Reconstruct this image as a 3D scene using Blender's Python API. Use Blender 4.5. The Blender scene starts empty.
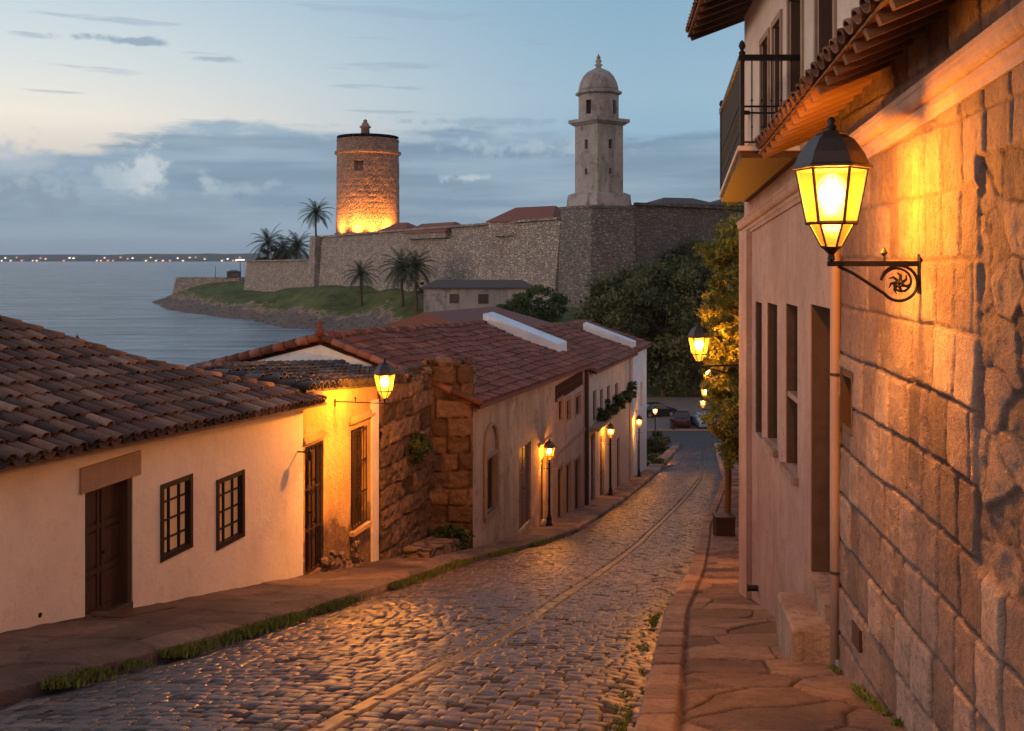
import bpy, math, random
import numpy as np
from mathutils import Vector, Matrix
random.seed(7); RS = np.random.RandomState(11)
S = bpy.context.scene
C = S.collection
R = math.radians
# ------------------------------------------------------------------ camera
F = 1000.0; HOR = 257.0
cam = bpy.data.cameras.new("camera"); camo = bpy.data.objects.new("camera", cam); C.objects.link(camo)
cam.sensor_width = 36; cam.lens = 36 * F / 1024; cam.shift_y = -(365.5 - HOR) / 1024
cam.clip_start = 0.1; cam.clip_end = 60000
camo.location = (0, 0, 0); camo.rotation_euler = (R(90), 0, 0)
S.camera = camo
# ------------------------------------------------------------------ sky
W = bpy.data.worlds.new("World"); S.world = W; W.use_nodes = True
def build_sky():
    nt = W.node_tree; nt.nodes.clear(); N = nt.nodes.new; L = nt.links.new
    def mth(op, a, b=None, c=None, clamp=False):
        n = N('ShaderNodeMath'); n.operation = op; n.use_clamp = clamp
        for i, v in enumerate((a, b, c)):
            if v is None: continue
            if isinstance(v, (int, float)): n.inputs[i].default_value = v
            else: L(v, n.inputs[i])
        return n.outputs[0]
    def sstep(v, a, b):
        n = N('ShaderNodeMapRange'); n.interpolation_type = 'SMOOTHSTEP'
        L(v, n.inputs[0]); n.inputs[1].default_value = a; n.inputs[2].default_value = b
        n.inputs[3].default_value = 0; n.inputs[4].default_value = 1
        return n.outputs[0]
    def mix(f, a, b, mode='MIX'):
        n = N('ShaderNodeMix'); n.data_type = 'RGBA'; n.blend_type = mode; n.clamp_factor = True
        if isinstance(f, (int, float)): n.inputs[0].default_value = f
        else: L(f, n.inputs[0])
        for i, v in ((6, a), (7, b)):
            if isinstance(v, tuple): n.inputs[i].default_value = (*v, 1)
            else: L(v, n.inputs[i])
        return n.outputs[2]
    def ramp(f, stops):
        n = N('ShaderNodeValToRGB'); e = n.color_ramp.elements
        while len(e) < len(stops): e.new(0.5)
        for i, (p, c) in enumerate(stops): e[i].position = p; e[i].color = (*c, 1)
        L(f, n.inputs[0]); return n.outputs[0]
    def noise(vec, sc, det=5, rough=.55):
        n = N('ShaderNodeTexNoise'); n.inputs['Scale'].default_value = sc; n.inputs['Detail'].default_value = det
        n.inputs['Roughness'].default_value = rough; L(vec, n.inputs['Vector']); return n.outputs[0]
    def comb(x, y, z=0.0):
        n = N('ShaderNodeCombineXYZ')
        for i, v in enumerate((x, y, z)):
            if isinstance(v, (int, float)): n.inputs[i].default_value = v
            else: L(v, n.inputs[i])
        return n.outputs[0]
    tc = N('ShaderNodeTexCoord'); sp = N('ShaderNodeSeparateXYZ'); L(tc.outputs['Generated'], sp.inputs[0])
    x, y, z = sp.outputs
    az = mth('ARCTAN2', x, y)
    hyp = mth('SQRT', mth('ADD', mth('MULTIPLY', x, x), mth('MULTIPLY', y, y)))
    el = mth('DIVIDE', z, mth('MAXIMUM', hyp, 0.001))
    elc = mth('MULTIPLY', mth('MAXIMUM', el, 0.0), 1.0, clamp=True)
    left = ramp(elc, [(0, (.22, .31, .41)), (.06, (.27, .33, .41)), (.10, (.62, .53, .46)), (.13, (.76, .66, .55)), (.18, (.60, .61, .58)), (.26, (.43, .51, .56)), (.5, (.32, .39, .48)), (1, (.20, .27, .38))])
    right = ramp(elc, [(0, (.17, .28, .38)), (.10, (.20, .33, .44)), (.16, (.25, .37, .46)), (.26, (.20, .33, .43)), (.5, (.24, .33, .44)), (1, (.19, .26, .38))])
    fz = sstep(az, -.50, .16)
    front = mix(1.0, mix(fz, left, right), (.92, .955, .995), 'MULTIPLY')
    back = ramp(elc, [(0, (1.15, .66, .45)), (.12, (1.22, .73, .52)), (.30, (.95, .63, .49)), (.6, (.42, .36, .38)), (1, (.14, .18, .27))])
    fb = sstep(mth('MULTIPLY', y, 1.0), .25, -.45)
    base = mix(fb, front, back)
    # stratus bank
    cv = comb(mth('MULTIPLY', az, 5.0), mth('MULTIPLY', el, 26.0))
    n1 = noise(cv, 1.1, 6, .6)
    cf = comb(mth('MULTIPLY', az, 30.0), mth('MULTIPLY', el, 70.0))
    n2 = noise(cf, 1.0, 5, .6)
    azr = sstep(az, -.52, -.25)
    top = mth('ADD', mth('MULTIPLY', azr, .038), .088)
    edge = mth('ADD', mth('SUBTRACT', top, el), mth('ADD', mth('MULTIPLY', mth('SUBTRACT', n1, .5), .075), mth('MULTIPLY', mth('SUBTRACT', n2, .5), .018)))
    bank = mth('MULTIPLY', mth('MULTIPLY', sstep(edge, -.004, .010), .94), mth('SUBTRACT', 1.0, mth('MULTIPLY', fb, .75)))
    shade = noise(cv, .8, 4, .5)
    cvb = comb(mth('MULTIPLY', az, 3.0), mth('MULTIPLY', el, 40.0))
    n3 = noise(cvb, 1.0, 5, .55)
    bankc = mix(sstep(mth('ADD', mth('MULTIPLY', shade, .5), mth('MULTIPLY', n3, .5)), .40, .60), (.125, .205, .30), (.225, .315, .41))
    bankc = mix(sstep(el, .05, -.005), bankc, (.175, .26, .34))
    col = mix(bank, base, bankc)
    # streaks above
    cs = comb(mth('MULTIPLY', az, 7.0), mth('MULTIPLY', el, 75.0), 3.7)
    st = noise(cs, 1.0, 4, .5)
    stm = mth('MULTIPLY', sstep(st, .61, .70), mth('MULTIPLY', sstep(el, .09, .13), sstep(el, .30, .2)))
    col = mix(mth('MULTIPLY', stm, .55), col, (.24, .30, .38))
    nc = noise(comb(mth('MULTIPLY', az, 38.0), mth('MULTIPLY', el, 46.0), 1.3), 1.0, 7, .62)
    def puff(pa, pe, ra, re, colr, k, thr=.08, wid=.85):
        da = mth('DIVIDE', mth('SUBTRACT', az, pa), ra); de = mth('DIVIDE', mth('SUBTRACT', el, pe), re)
        d = mth('SQRT', mth('ADD', mth('MULTIPLY', da, da), mth('MULTIPLY', de, de)))
        v = mth('SUBTRACT', mth('ADD', 1.0, mth('MULTIPLY', mth('SUBTRACT', nc, .5), 3.4)), d)
        return mth('MULTIPLY', sstep(v, thr, wid), k)
    for (pa, pe, ra, re, c_, k) in [(-.455, .066, .075, .030, (.15, .22, .31), .9), (-.462, .085, .045, .024, (.33, .38, .45), .7),
                                 (-.352, .080, .022, .034, (.46, .50, .54), .85), (-.372, .072, .030, .018, (.34, .41, .48), .7),
                                 (-.298, .074, .020, .016, (.38, .44, .51), .6), (-.27, .066, .05, .012, (.29, .37, .45), .6),
                                 (-.31, .052, .10, .010, (.17, .25, .34), .7), (-.44, .050, .09, .008, (.16, .23, .32), .8),
                                 (-.052, .079, .030, .008, (.44, .50, .56), .75), (-.02, .135, .13, .006, (.20, .29, .38), .7),
                                 (.02, .11, .12, .012, (.33, .41, .48), .6), (-.36, .202, .07, .005, (.22, .29, .37), .9), (-.29, .190, .03, .004, (.24, .31, .38), .7)]:
        col = mix(puff(pa, pe, ra, re, c_, k), col, c_)
    # nishita contribution (low sun, clear air)
    sky = N('ShaderNodeTexSky'); sky.sky_type = 'NISHITA'; sky.sun_disc = False
    sky.sun_elevation = R(7); sky.sun_rotation = R(-100); sky.altitude = 10
    sk = N('ShaderNodeVectorMath'); sk.operation = 'SCALE'; sk.inputs[3].default_value = .12; L(sky.outputs[0], sk.inputs[0])
    col = mix(.12, col, sk.outputs[0])
    bg = N('ShaderNodeBackground'); bg.inputs[1].default_value = SKY_STRENGTH; L(col, bg.inputs[0])
    out = N('ShaderNodeOutputWorld'); L(bg.outputs[0], out.inputs[0])
SKY_STRENGTH = 1.0; HAZE = 6.5e-5
build_sky()
sun = bpy.data.lights.new("sun", 'SUN'); suno = bpy.data.objects.new("sun", sun); C.objects.link(suno)
sun.energy = 0.60; sun.angle = R(14); sun.color = (1.0, .74, .58)
sd = Vector((-.97, -.22, .14))       # towards the afterglow on the left, just behind the camera
suno.rotation_euler = (sd.to_track_quat('Z', 'Y')).to_euler()
vs = S.view_settings; vs.view_transform = 'Standard'; vs.look = 'None'; vs.exposure = 0.52; vs.gamma = 1.0; vs.use_curve_mapping = False
S.cycles.use_denoising = True; S.cycles.max_bounces = 6; S.cycles.transparent_max_bounces = 12
S.cycles.sample_clamp_indirect = 4.0; S.cycles.caustics_reflective = False; S.cycles.caustics_refractive = False
# ------------------------------------------------------------------ helpers
def P(px, py, Y): return Vector(((px - 512) / F * Y, Y, (HOR - py) / F * Y))
_tx = [-60, 0, 22, 25.2, 32, 37, 47, 55, 68, 84, 97, 110, 400]
_tz = [11.8, -2, -7.06, -7.76, -9.2, -10.1, -11.66, -12.8, -14.5, -16.2, -17.3, -17.5, -17.5]
_gy = np.arange(-60, 400, .5); _gz = np.interp(_gy, _tx, _tz)
_k = np.hanning(11); _k /= _k.sum(); _gz[5:-5] = np.convolve(_gz, _k, 'valid')
def G(Y): return np.interp(Y, _gy, _gz)
def KL(Y): return np.interp(Y, [-60, 4, 9.2, 12, 17.7, 25.2, 36.5, 67, 90, 200], [-22, -6.0, -4.75, -3.95, -2.75, -1.45, 2.4, 9.9, 15.3, 41])
def KR(Y): return np.interp(Y, [-60, 5, 8.2, 15, 22.7, 32, 37, 61, 70, 90, 200], [-10, .4, 1.05, 2.3, 4.04, 6.0, 7.0, 12.9, 14.5, 18.2, 41])
def WR(Y): return 2.29 + .103 * Y           # near right facade
def WL(Y): return -9.80 + .262 * Y          # left facades, first row
def WD(Y): return -1.14 + .262 * (Y - 28.5) # left facades, second row
NL = Vector((.967, -.254, 0)); DL = Vector((.254, .967, 0))
def hash2(i, j, s=0):
    v = np.sin(i * 127.1 + j * 311.7 + s * 74.7) * 43758.5453
    return v - np.floor(v)
def vnoise(x, y, s=0):
    i, j = np.floor(x), np.floor(y); fx, fy = x - i, y - j
    fx = fx * fx * (3 - 2 * fx); fy = fy * fy * (3 - 2 * fy)
    return (hash2(i, j, s) * (1 - fx) + hash2(i + 1, j, s) * fx) * (1 - fy) + (hash2(i, j + 1, s) * (1 - fx) + hash2(i + 1, j + 1, s) * fx) * fy
def fbm(x, y, o=4, s=0):
    t = 0; a = .5
    for k in range(o): t = t + a * vnoise(x * 2 ** k, y * 2 ** k, s + k); a *= .5
    return t
def sm(x, a, b):
    t = np.clip((x - a) / (b - a), 0, 1); return t * t * (3 - 2 * t)
def voro(u, v, s=0, jit=.8, brick=True):
    """jittered lattice cells; returns edge distance and a random value of the cell"""
    i0, j0 = np.floor(u), np.floor(v)
    d1 = np.full(u.shape, 9.); d2 = np.full(u.shape, 9.); r = np.zeros(u.shape); cx = np.zeros(u.shape); cy = np.zeros(u.shape)
    for dj in (-1, 0, 1):
        for di in (-1, 0, 1):
            jj = j0 + dj; off = .5 * (np.mod(jj, 2)) if brick else 0
            ii = np.floor(u - off) + di
            px = ii + off + .5 + jit * (hash2(ii, jj, s) - .5); py = jj + .5 + jit * .8 * (hash2(ii, jj, s + 5) - .5)
            d = np.maximum(np.abs(u - px), np.abs(v - py)) * .55 + np.hypot(u - px, v - py) * .45
            near = d < d1
            d2 = np.where(near, d1, np.minimum(d2, d))
            r = np.where(near, hash2(ii, jj, s + 9), r); cx = np.where(near, u - px, cx); cy = np.where(near, v - py, cy)
            d1 = np.where(near, d, d1)
    return d2 - d1, r, cx, cy
class MB:
    def __init__(s): s.v = []; s.f = []; s.n = 0; s.r = []
    def add(s, verts, faces, val=None):
        v = np.asarray(verts, float).reshape(-1, 3); s.v.append(v)
        for f in faces: s.f.append(tuple(int(a) + s.n for a in f))
        if val is None: val = random.random()
        s.r.append(np.broadcast_to(np.asarray(val, float), (len(v),))); s.n += len(v)
        return s
    def quad(s, a, b, c, d, val=None): return s.add([a, b, c, d], [(0, 1, 2, 3)], val)
    def box(s, c, size, rz=0, val=None, ax=None):
        c = Vector(c); h = Vector(size) / 2
        if ax is None: X = Vector((math.cos(rz), math.sin(rz), 0)); Y = Vector((-math.sin(rz), math.cos(rz), 0)); Z = Vector((0, 0, 1))
        else: X, Y, Z = ax
        vs = [c + X * (h.x * i) + Y * (h.y * j) + Z * (h.z * k) for k in (-1, 1) for j in (-1, 1) for i in (-1, 1)]
        return s.add(vs, [(0, 2, 3, 1), (4, 5, 7, 6), (0, 1, 5, 4), (2, 6, 7, 3), (0, 4, 6, 2), (1, 3, 7, 5)], val)
    def tube(s, pts, rad, n=8, val=None, cap=True):
        pts = [Vector(p) for p in pts]
        if isinstance(rad, (int, float)): rad = [rad] * len(pts)
        vs = []; fs = []
        for i, p in enumerate(pts):
            t = (pts[min(i + 1, len(pts) - 1)] - pts[max(i - 1, 0)]).normalized()
            a = t.orthogonal().normalized() if i == 0 else (a - t * a.dot(t)).normalized()
            b = t.cross(a)
            for k in range(n):
                an = 2 * math.pi * k / n; vs.append(p + (a * math.cos(an) + b * math.sin(an)) * rad[i])
        for i in range(len(pts) - 1):
            for k in range(n): fs.append((i * n + k, i * n + (k + 1) % n, (i + 1) * n + (k + 1) % n, (i + 1) * n + k))
        if cap: fs.append(tuple(range(n))[::-1]); fs.append(tuple((len(pts) - 1) * n + k for k in range(n)))
        return s.add(vs, fs, val)
    def lathe(s, c, prof, n=16, rot=0, val=None, sx=1, sy=1):
        c = Vector(c); vs = []; fs = []
        for (r, z) in prof:
            for k in range(n):
                a = rot + 2 * math.pi * k / n; vs.append(c + Vector((r * math.cos(a) * sx, r * math.sin(a) * sy, z)))
        for i in range(len(prof) - 1):
            for k in range(n): fs.append((i * n + k, i * n + (k + 1) % n, (i + 1) * n + (k + 1) % n, (i + 1) * n + k))
        if prof[0][0] > 1e-4: fs.append(tuple(range(n))[::-1])
        if prof[-1][0] > 1e-4: fs.append(tuple((len(prof) - 1) * n + k for k in range(n)))
        return s.add(vs, fs, val)
    def prism(s, poly, z0, z1, val=None, top=None):
        n = len(poly); top = top or poly
        g = lambda z, i, p: z[i] if isinstance(z, (list, tuple)) else z
        vs = [(p[0], p[1], g(z0, i, p)) for i, p in enumerate(poly)] + [(p[0], p[1], g(z1, i, p)) for i, p in enumerate(top)]
        fs = [tuple(range(n))[::-1], tuple(range(n, 2 * n))] + [(i, (i + 1) % n, n + (i + 1) % n, n + i) for i in range(n)]
        return s.add(vs, fs, val)
def wl(o):
    v = Vector((0, 0, 0))
    while o is not None: v = v + o.location; o = o.parent
    return v
def obj(name, mb, mat, parent=None, smooth=False):
    me = bpy.data.meshes.new(name)
    v = np.concatenate(mb.v) if mb.v else np.zeros((0, 3))
    off = wl(parent) if parent else Vector((0, 0, 0))
    if parent is None: pass
    v = v - np.array(off)
    me.from_pydata(v.tolist(), [], mb.f)
    at = me.attributes.new('rnd', 'FLOAT', 'POINT'); at.data.foreach_set('value', np.concatenate(mb.r).astype(np.float32))
    if smooth: me.polygons.foreach_set('use_smooth', [True] * len(me.polygons))
    me.materials.append(mat); me.update()
    o = bpy.data.objects.new(name, me); C.objects.link(o)
    if parent: o.parent = parent
    return o
def grid_obj(name, X, Y, Z, rnd, mat, parent=None, smooth=True):
    nr, nc = X.shape; me = bpy.data.meshes.new(name)
    v = np.stack([X, Y, Z], -1).reshape(-1, 3)
    if parent: v = v - np.array(wl(parent))
    i = np.arange(nr * nc).reshape(nr, nc)
    f = np.stack([i[:-1, :-1], i[:-1, 1:], i[1:, 1:], i[1:, :-1]], -1).reshape(-1, 4)
    me.vertices.add(len(v)); me.vertices.foreach_set('co', v.ravel())
    me.loops.add(f.size); me.loops.foreach_set('vertex_index', f.ravel())
    me.polygons.add(len(f)); me.polygons.foreach_set('loop_start', np.arange(0, f.size, 4)); me.polygons.foreach_set('loop_total', np.full(len(f), 4))
    me.update(calc_edges=True); me.validate()
    me.polygons.foreach_set('use_smooth', np.full(len(f), smooth))
    at = me.attributes.new('rnd', 'FLOAT', 'POINT'); at.data.foreach_set('value', rnd.ravel().astype(np.float32))
    me.materials.append(mat)
    o = bpy.data.objects.new(name, me); C.objects.link(o)
    if parent: o.parent = parent
    return o
def tag(o, label=None, cat=None, group=None, kind=None):
    if label: o['label'] = label
    if cat: o['category'] = cat
    if group: o['group'] = group
    if kind: o['kind'] = kind
    return o
def thing(name, loc, label, cat, group=None, rz=0):
    o = bpy.data.objects.new(name, None); C.objects.link(o); o.location = loc; o.rotation_euler = (0, 0, rz)
    o.empty_display_size = .3
    return tag(o, label, cat, group)
def copy_tree(o, parent=None):
    c = o.copy(); C.objects.link(c); c.parent = parent
    for ch in list(o.children): copy_tree(ch, c)
    return c
# ------------------------------------------------------------------ materials
def lin(c): return tuple(c)
class MN:
    def __init__(s, name):
        s.m = bpy.data.materials.new(name); s.m.use_nodes = True; s.t = s.m.node_tree; s.b = s.t.nodes['Principled BSDF']
        s.co = s.t.nodes.new('ShaderNodeNewGeometry').outputs['Position']
    def N(s, k): return s.t.nodes.new(k)
    def L(s, a, b): s.t.links.new(a, b)
    def map(s, sc, src=None):
        n = s.N('ShaderNodeMapping'); n.inputs['Scale'].default_value = sc; s.L(src or s.co, n.inputs[0]); return n.outputs[0]
    def noise(s, sc, det=4, rough=.6, vec=None, dist=0):
        n = s.N('ShaderNodeTexNoise'); n.inputs['Scale'].default_value = sc; n.inputs['Detail'].default_value = det
        n.inputs['Roughness'].default_value = rough; n.inputs['Distortion'].default_value = dist; s.L(vec or s.co, n.inputs['Vector']); return n.outputs[0]
    def voro(s, sc, vec=None, feat='F1', out='Distance', rnd=1):
        n = s.N('ShaderNodeTexVoronoi'); n.feature = feat; n.inputs['Scale'].default_value = sc; n.inputs['Randomness'].default_value = rnd
        s.L(vec or s.co, n.inputs['Vector']); return n.outputs[out]
    def attr(s, name='rnd'):
        n = s.N('ShaderNodeAttribute'); n.attribute_name = name; return n.outputs['Fac']
    def ramp(s, f, stops):
        n = s.N('ShaderNodeValToRGB'); e = n.color_ramp.elements
        while len(e) < len(stops): e.new(.5)
        for i, (p, c) in enumerate(stops): e[i].position = p; e[i].color = (*c, 1) if not isinstance(c, (int, float)) else (c, c, c, 1)
        s.L(f, n.inputs[0]); return n.outputs[0]
    def mix(s, f, a, b, mode='MIX'):
        n = s.N('ShaderNodeMix'); n.data_type = 'RGBA'; n.blend_type = mode
        if isinstance(f, (int, float)): n.inputs[0].default_value = f
        else: s.L(f, n.inputs[0])
        for i, v in ((6, a), (7, b)):
            if isinstance(v, tuple): n.inputs[i].default_value = (*v, 1)
            else: s.L(v, n.inputs[i])
        return n.outputs[2]
    def math(s, op, a, b=0.0, c=0.0, clamp=False):
        n = s.N('ShaderNodeMath'); n.operation = op; n.use_clamp = clamp
        for i, v in enumerate((a, b, c)):
            if isinstance(v, (int, float)): n.inputs[i].default_value = v
            else: s.L(v, n.inputs[i])
        return n.outputs[0]
    def bump(s, h, dist=.02, st=1.0):
        n = s.N('ShaderNodeBump'); n.inputs['Distance'].default_value = dist; n.inputs['Strength'].default_value = st
        s.L(h, n.inputs['Height']); s.L(n.outputs[0], s.b.inputs['Normal'])
    def fin(s, col, rough=.85, spec=.3, metal=0):
        if isinstance(col, tuple): s.b.inputs['Base Color'].default_value = (*col, 1)
        else: s.L(col, s.b.inputs['Base Color'])
        if isinstance(rough, (int, float)): s.b.inputs['Roughness'].default_value = rough
        else: s.L(rough, s.b.inputs['Roughness'])
        s.b.inputs['Specular IOR Level'].default_value = spec; s.b.inputs['Metallic'].default_value = metal
        return s.m
def plaster(name, c1, c2, stain=(.2, .15, .12), amt=.4, sc=1.0, rough=.9, bd=.012, streak=.5):
    m = MN(name); n = m.noise(.7 * sc, 6, .65); f = m.noise(9 * sc, 5, .6)
    col = m.mix(m.ramp(n, [(.35, 0), (.65, 1)]), c1, c2)
    st = m.noise(1.0, 5, .7, m.map((1.6 * sc, 1.6 * sc, .28 * sc)))
    col = m.mix(m.math('MULTIPLY', m.ramp(st, [(.5, 0), (.72, 1)]), streak * amt * 2), col, stain)
    sp = m.noise(3.2 * sc, 8, .75)
    col = m.mix(m.math('MULTIPLY', m.ramp(sp, [(.52, 0), (.66, 1)]), amt), col, stain)
    m.bump(m.math('ADD', f, m.math('MULTIPLY', sp, 1.5)), bd)
    return m.fin(col, rough)
def rubble(name, c1, c2, mortar, sc=2.2, zs=1.6, bd=.05, amt=.5):
    """irregular masonry: cells, mortar joints, weathering"""
    m = MN(name); w = m.noise(3.0, 3, .5)
    vec = m.map((sc, sc, sc * zs))
    off = m.N('ShaderNodeVectorMath'); off.operation = 'ADD'; cc = m.N('ShaderNodeTexNoise'); cc.inputs['Scale'].default_value = 1.8; m.L(m.co, cc.inputs['Vector'])
    sc_ = m.N('ShaderNodeVectorMath'); sc_.operation = 'SCALE'; sc_.inputs[3].default_value = .5; m.L(cc.outputs['Color'], sc_.inputs[0])
    m.L(vec, off.inputs[0]); m.L(sc_.outputs[0], off.inputs[1]); vec = off.outputs[0]
    d = m.voro(1, vec, 'DISTANCE_TO_EDGE'); cid = m.voro(1, vec, 'F1', 'Color')
    e = m.ramp(d, [(.02, 0), (.12, 1)])
    bw = m.N('ShaderNodeSeparateColor'); m.L(cid, bw.inputs[0])
    col = m.mix(bw.outputs[0], c1, c2)
    col = m.mix(m.math('SUBTRACT', 1.0, e), col, mortar)
    n = m.noise(.35, 7, .7); col = m.mix(m.math('MULTIPLY', m.ramp(n, [(.45, 0), (.7, 1)]), amt), col, tuple(a * .4 for a in c1))
    fn = m.noise(14, 5, .7); col = m.mix(.35, col, m.mix(fn, (0.1, .1, .1), (1, 1, 1)), 'OVERLAY')
    m.bump(m.math('ADD', m.math('MULTIPLY', e, 1.0), m.math('MULTIPLY', fn, .6)), bd)
    return m.fin(col, .92)
def blocks_mat(name, stops, dirt_shade=(.06, .045, .035), pits=True):
    """stones whose relief is modelled; colour from each stone's own value"""
    m = MN(name); a = m.attr(); col = m.ramp(a, stops)
    n = m.noise(5.0, 7, .7); f = m.noise(45, 5, .7); n2 = m.noise(1.2, 5, .6)
    col = m.mix(m.math('MULTIPLY', m.ramp(n, [(.45, 0), (.7, 1)]), .45), col, dirt_shade)
    col = m.mix(m.math('MULTIPLY', m.ramp(n2, [(.4, 0), (.7, 1)]), .3), col, stops[-1][1])
    if not pits: m.bump(f, .004); return m, col
    pn = m.noise(13, 6, .8)
    col = m.mix(m.math('MULTIPLY', m.ramp(pn, [(.50, 0), (.62, 1)]), .5), col, m.mix(.75, col, dirt_shade)); col = m.mix(m.math('MULTIPLY', m.ramp(pn, [(.30, 1), (.42, 0)]), .25), col, m.mix(.4, col, (1, .8, .65)))  # pit shade and pale raised spots put into the colour, bump being faint
    m.bump(m.math('ADD', m.math('ADD', f, m.math('MULTIPLY', n, 1.5)), m.math('MULTIPLY', m.ramp(pn, [(.35, 0), (.65, 1)]), -1.2)), .028)
    return m, col
def tiles_mat(name, stops, lichen, amt=.35):
    m = MN(name); a = m.attr(); col = m.ramp(a, stops)
    n = m.noise(2.2, 6, .7); f = m.noise(25, 5, .7)
    col = m.mix(m.math('MULTIPLY', m.ramp(n, [(.48, 0), (.66, 1)]), amt), col, lichen)
    col = m.mix(m.math('MULTIPLY', m.ramp(f, [(.4, 0), (.75, 1)]), .45), col, tuple(c * .35 for c in stops[0][1]))
    m.bump(f, .01); return m.fin(col, .82)
def simple(name, c, rough=.6, spec=.4, metal=0, var=.25, sc=8, bd=0):
    m = MN(name); n = m.noise(sc, 5, .65)
    col = m.mix(n, tuple(x * (1 - var) for x in c), tuple(min(1, x * (1 + var)) for x in c))
    if bd: m.bump(n, bd)
    return m.fin(col, rough, spec, metal)
def wood(name, c, rough=.6, ax=(14, 14, 1.2)):
    m = MN(name); n = m.noise(1.5, 5, .65, m.map(ax), .5)
    col = m.mix(n, tuple(x * .55 for x in c), tuple(x * 1.35 for x in c)); m.bump(n, .006); return m.fin(col, rough)
def emit(name, c, st):
    m = bpy.data.materials.new(name); m.use_nodes = True; t = m.node_tree; t.nodes.clear()
    e = t.nodes.new('ShaderNodeEmission'); e.inputs[0].default_value = (*c, 1); e.inputs[1].default_value = st
    o = t.nodes.new('ShaderNodeOutputMaterial'); t.links.new(e.outputs[0], o.inputs[0]); return m
def lampglass(name, c, st, tr=.45, tl=0.0, rf=0.0):
    m = bpy.data.materials.new(name); m.use_nodes = True; t = m.node_tree; t.nodes.clear()
    e = t.nodes.new('ShaderNodeEmission'); e.inputs[0].default_value = (*c, 1); e.inputs[1].default_value = st
    tc = t.nodes.new('ShaderNodeNewGeometry'); nz = t.nodes.new('ShaderNodeTexNoise'); nz.inputs['Scale'].default_value = 6; t.links.new(tc.outputs['Position'], nz.inputs['Vector'])
    rp = t.nodes.new('ShaderNodeMapRange'); rp.inputs[3].default_value = st * .65; rp.inputs[4].default_value = st * 1.35; t.links.new(nz.outputs[0], rp.inputs[0]); t.links.new(rp.outputs[0], e.inputs[1])
    b = t.nodes.new('ShaderNodeBsdfTransparent'); b.inputs[0].default_value = (1, .86, .5, 1)
    g = t.nodes.new('ShaderNodeBsdfGlossy'); g.inputs['Roughness'].default_value = .15
    x = t.nodes.new('ShaderNodeMixShader'); x.inputs[0].default_value = tr; t.links.new(e.outputs[0], x.inputs[1]); t.links.new(b.outputs[0], x.inputs[2])
    if tl:
        tb = t.nodes.new('ShaderNodeBsdfTranslucent'); tb.inputs[0].default_value = (1, .50, .12, 1); x2 = t.nodes.new('ShaderNodeMixShader'); x2.inputs[0].default_value = tl; t.links.new(x.outputs[0], x2.inputs[1]); t.links.new(tb.outputs[0], x2.inputs[2]); x = x2
    if rf:
        rb = t.nodes.new('ShaderNodeBsdfRefraction'); rb.inputs['IOR'].default_value = 1.0; rb.inputs['Roughness'].default_value = .42; rb.inputs['Color'].default_value = (1, .80, .36, 1); x3 = t.nodes.new('ShaderNodeMixShader'); x3.inputs[0].default_value = rf; t.links.new(x.outputs[0], x3.inputs[1]); t.links.new(rb.outputs[0], x3.inputs[2]); x = x3
    y = t.nodes.new('ShaderNodeMixShader'); y.inputs[0].default_value = .06; t.links.new(x.outputs[0], y.inputs[1]); t.links.new(g.outputs[0], y.inputs[2])
    o = t.nodes.new('ShaderNodeOutputMaterial'); t.links.new(y.outputs[0], o.inputs[0]); return m
def foliage(name, c1, c2, c3, tl=.25):
    m = MN(name); a = m.attr(); n = m.noise(.9, 3, .5)
    f = m.math('ADD', m.math('MULTIPLY', a, .65), m.math('MULTIPLY', n, .45))
    col = m.ramp(f, [(.15, c1), (.5, c2), (.9, c3)])
    m.fin(col, .6, .25)
    tr = m.N('ShaderNodeBsdfTranslucent'); m.L(col, tr.inputs[0]); mx = m.N('ShaderNodeMixShader'); mx.inputs[0].default_value = tl
    m.L(m.b.outputs[0], mx.inputs[1]); m.L(tr.outputs[0], mx.inputs[2]); m.L(mx.outputs[0], m.t.nodes['Material Output'].inputs[0])
    return m.m
mCobble_n, _c = blocks_mat('cobblestone', [(0, (.006, .005, .004)), (.2, (.036, .028, .026)), (.6, (.074, .054, .048)), (1, (.15, .11, .095))], (.035, .028, .024), False)
mCobble_rough = mCobble_n.ramp(mCobble_n.noise(3, 4, .6), [(.3, .27), (.7, .48)])
mCobble_rough = mCobble_n.mix(mCobble_n.ramp(mCobble_n.attr(), [(.03, 1), (.16, 0)]), mCobble_rough, (.95, .95, .95))
mCobble = mCobble_n.fin(_c, mCobble_rough, .38)
_m, _c = blocks_mat('flagstone', [(0, (.05, .03, .024)), (.5, (.30, .175, .125)), (1, (.52, .34, .24))]); mFlag = _m.fin(_c, .72, .4)
_m, _c = blocks_mat('worn slabs', [(0, (.06, .04, .034)), (.5, (.21, .14, .11)), (1, (.38, .26, .20))]); mSlab = _m.fin(_c, .7, .4)
_m, _c = blocks_mat('wall ashlar', [(0, (.06, .04, .032)), (.22, (.23, .155, .13)), (.6, (.40, .285, .24)), (1, (.60, .46, .40))], (.12, .07, .05)); mAshlar = _m.fin(_c, .85, .3)
mPlasterR = plaster('worn stucco', (.42, .29, .24), (.32, .21, .17), (.17, .11, .09), .45, 1.3)
mUpper = plaster('cream stucco', (.62, .54, .47), (.52, .44, .38), (.3, .24, .2), .25)
mWhite = plaster('white stucco', (.84, .73, .60), (.75, .63, .52), (.44, .33, .26), .22, .9, bd=.008, streak=.4)
mYellow = plaster('ochre stucco', (.62, .40, .17), (.50, .30, .12), (.20, .12, .06), .5, 1.2)
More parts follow.
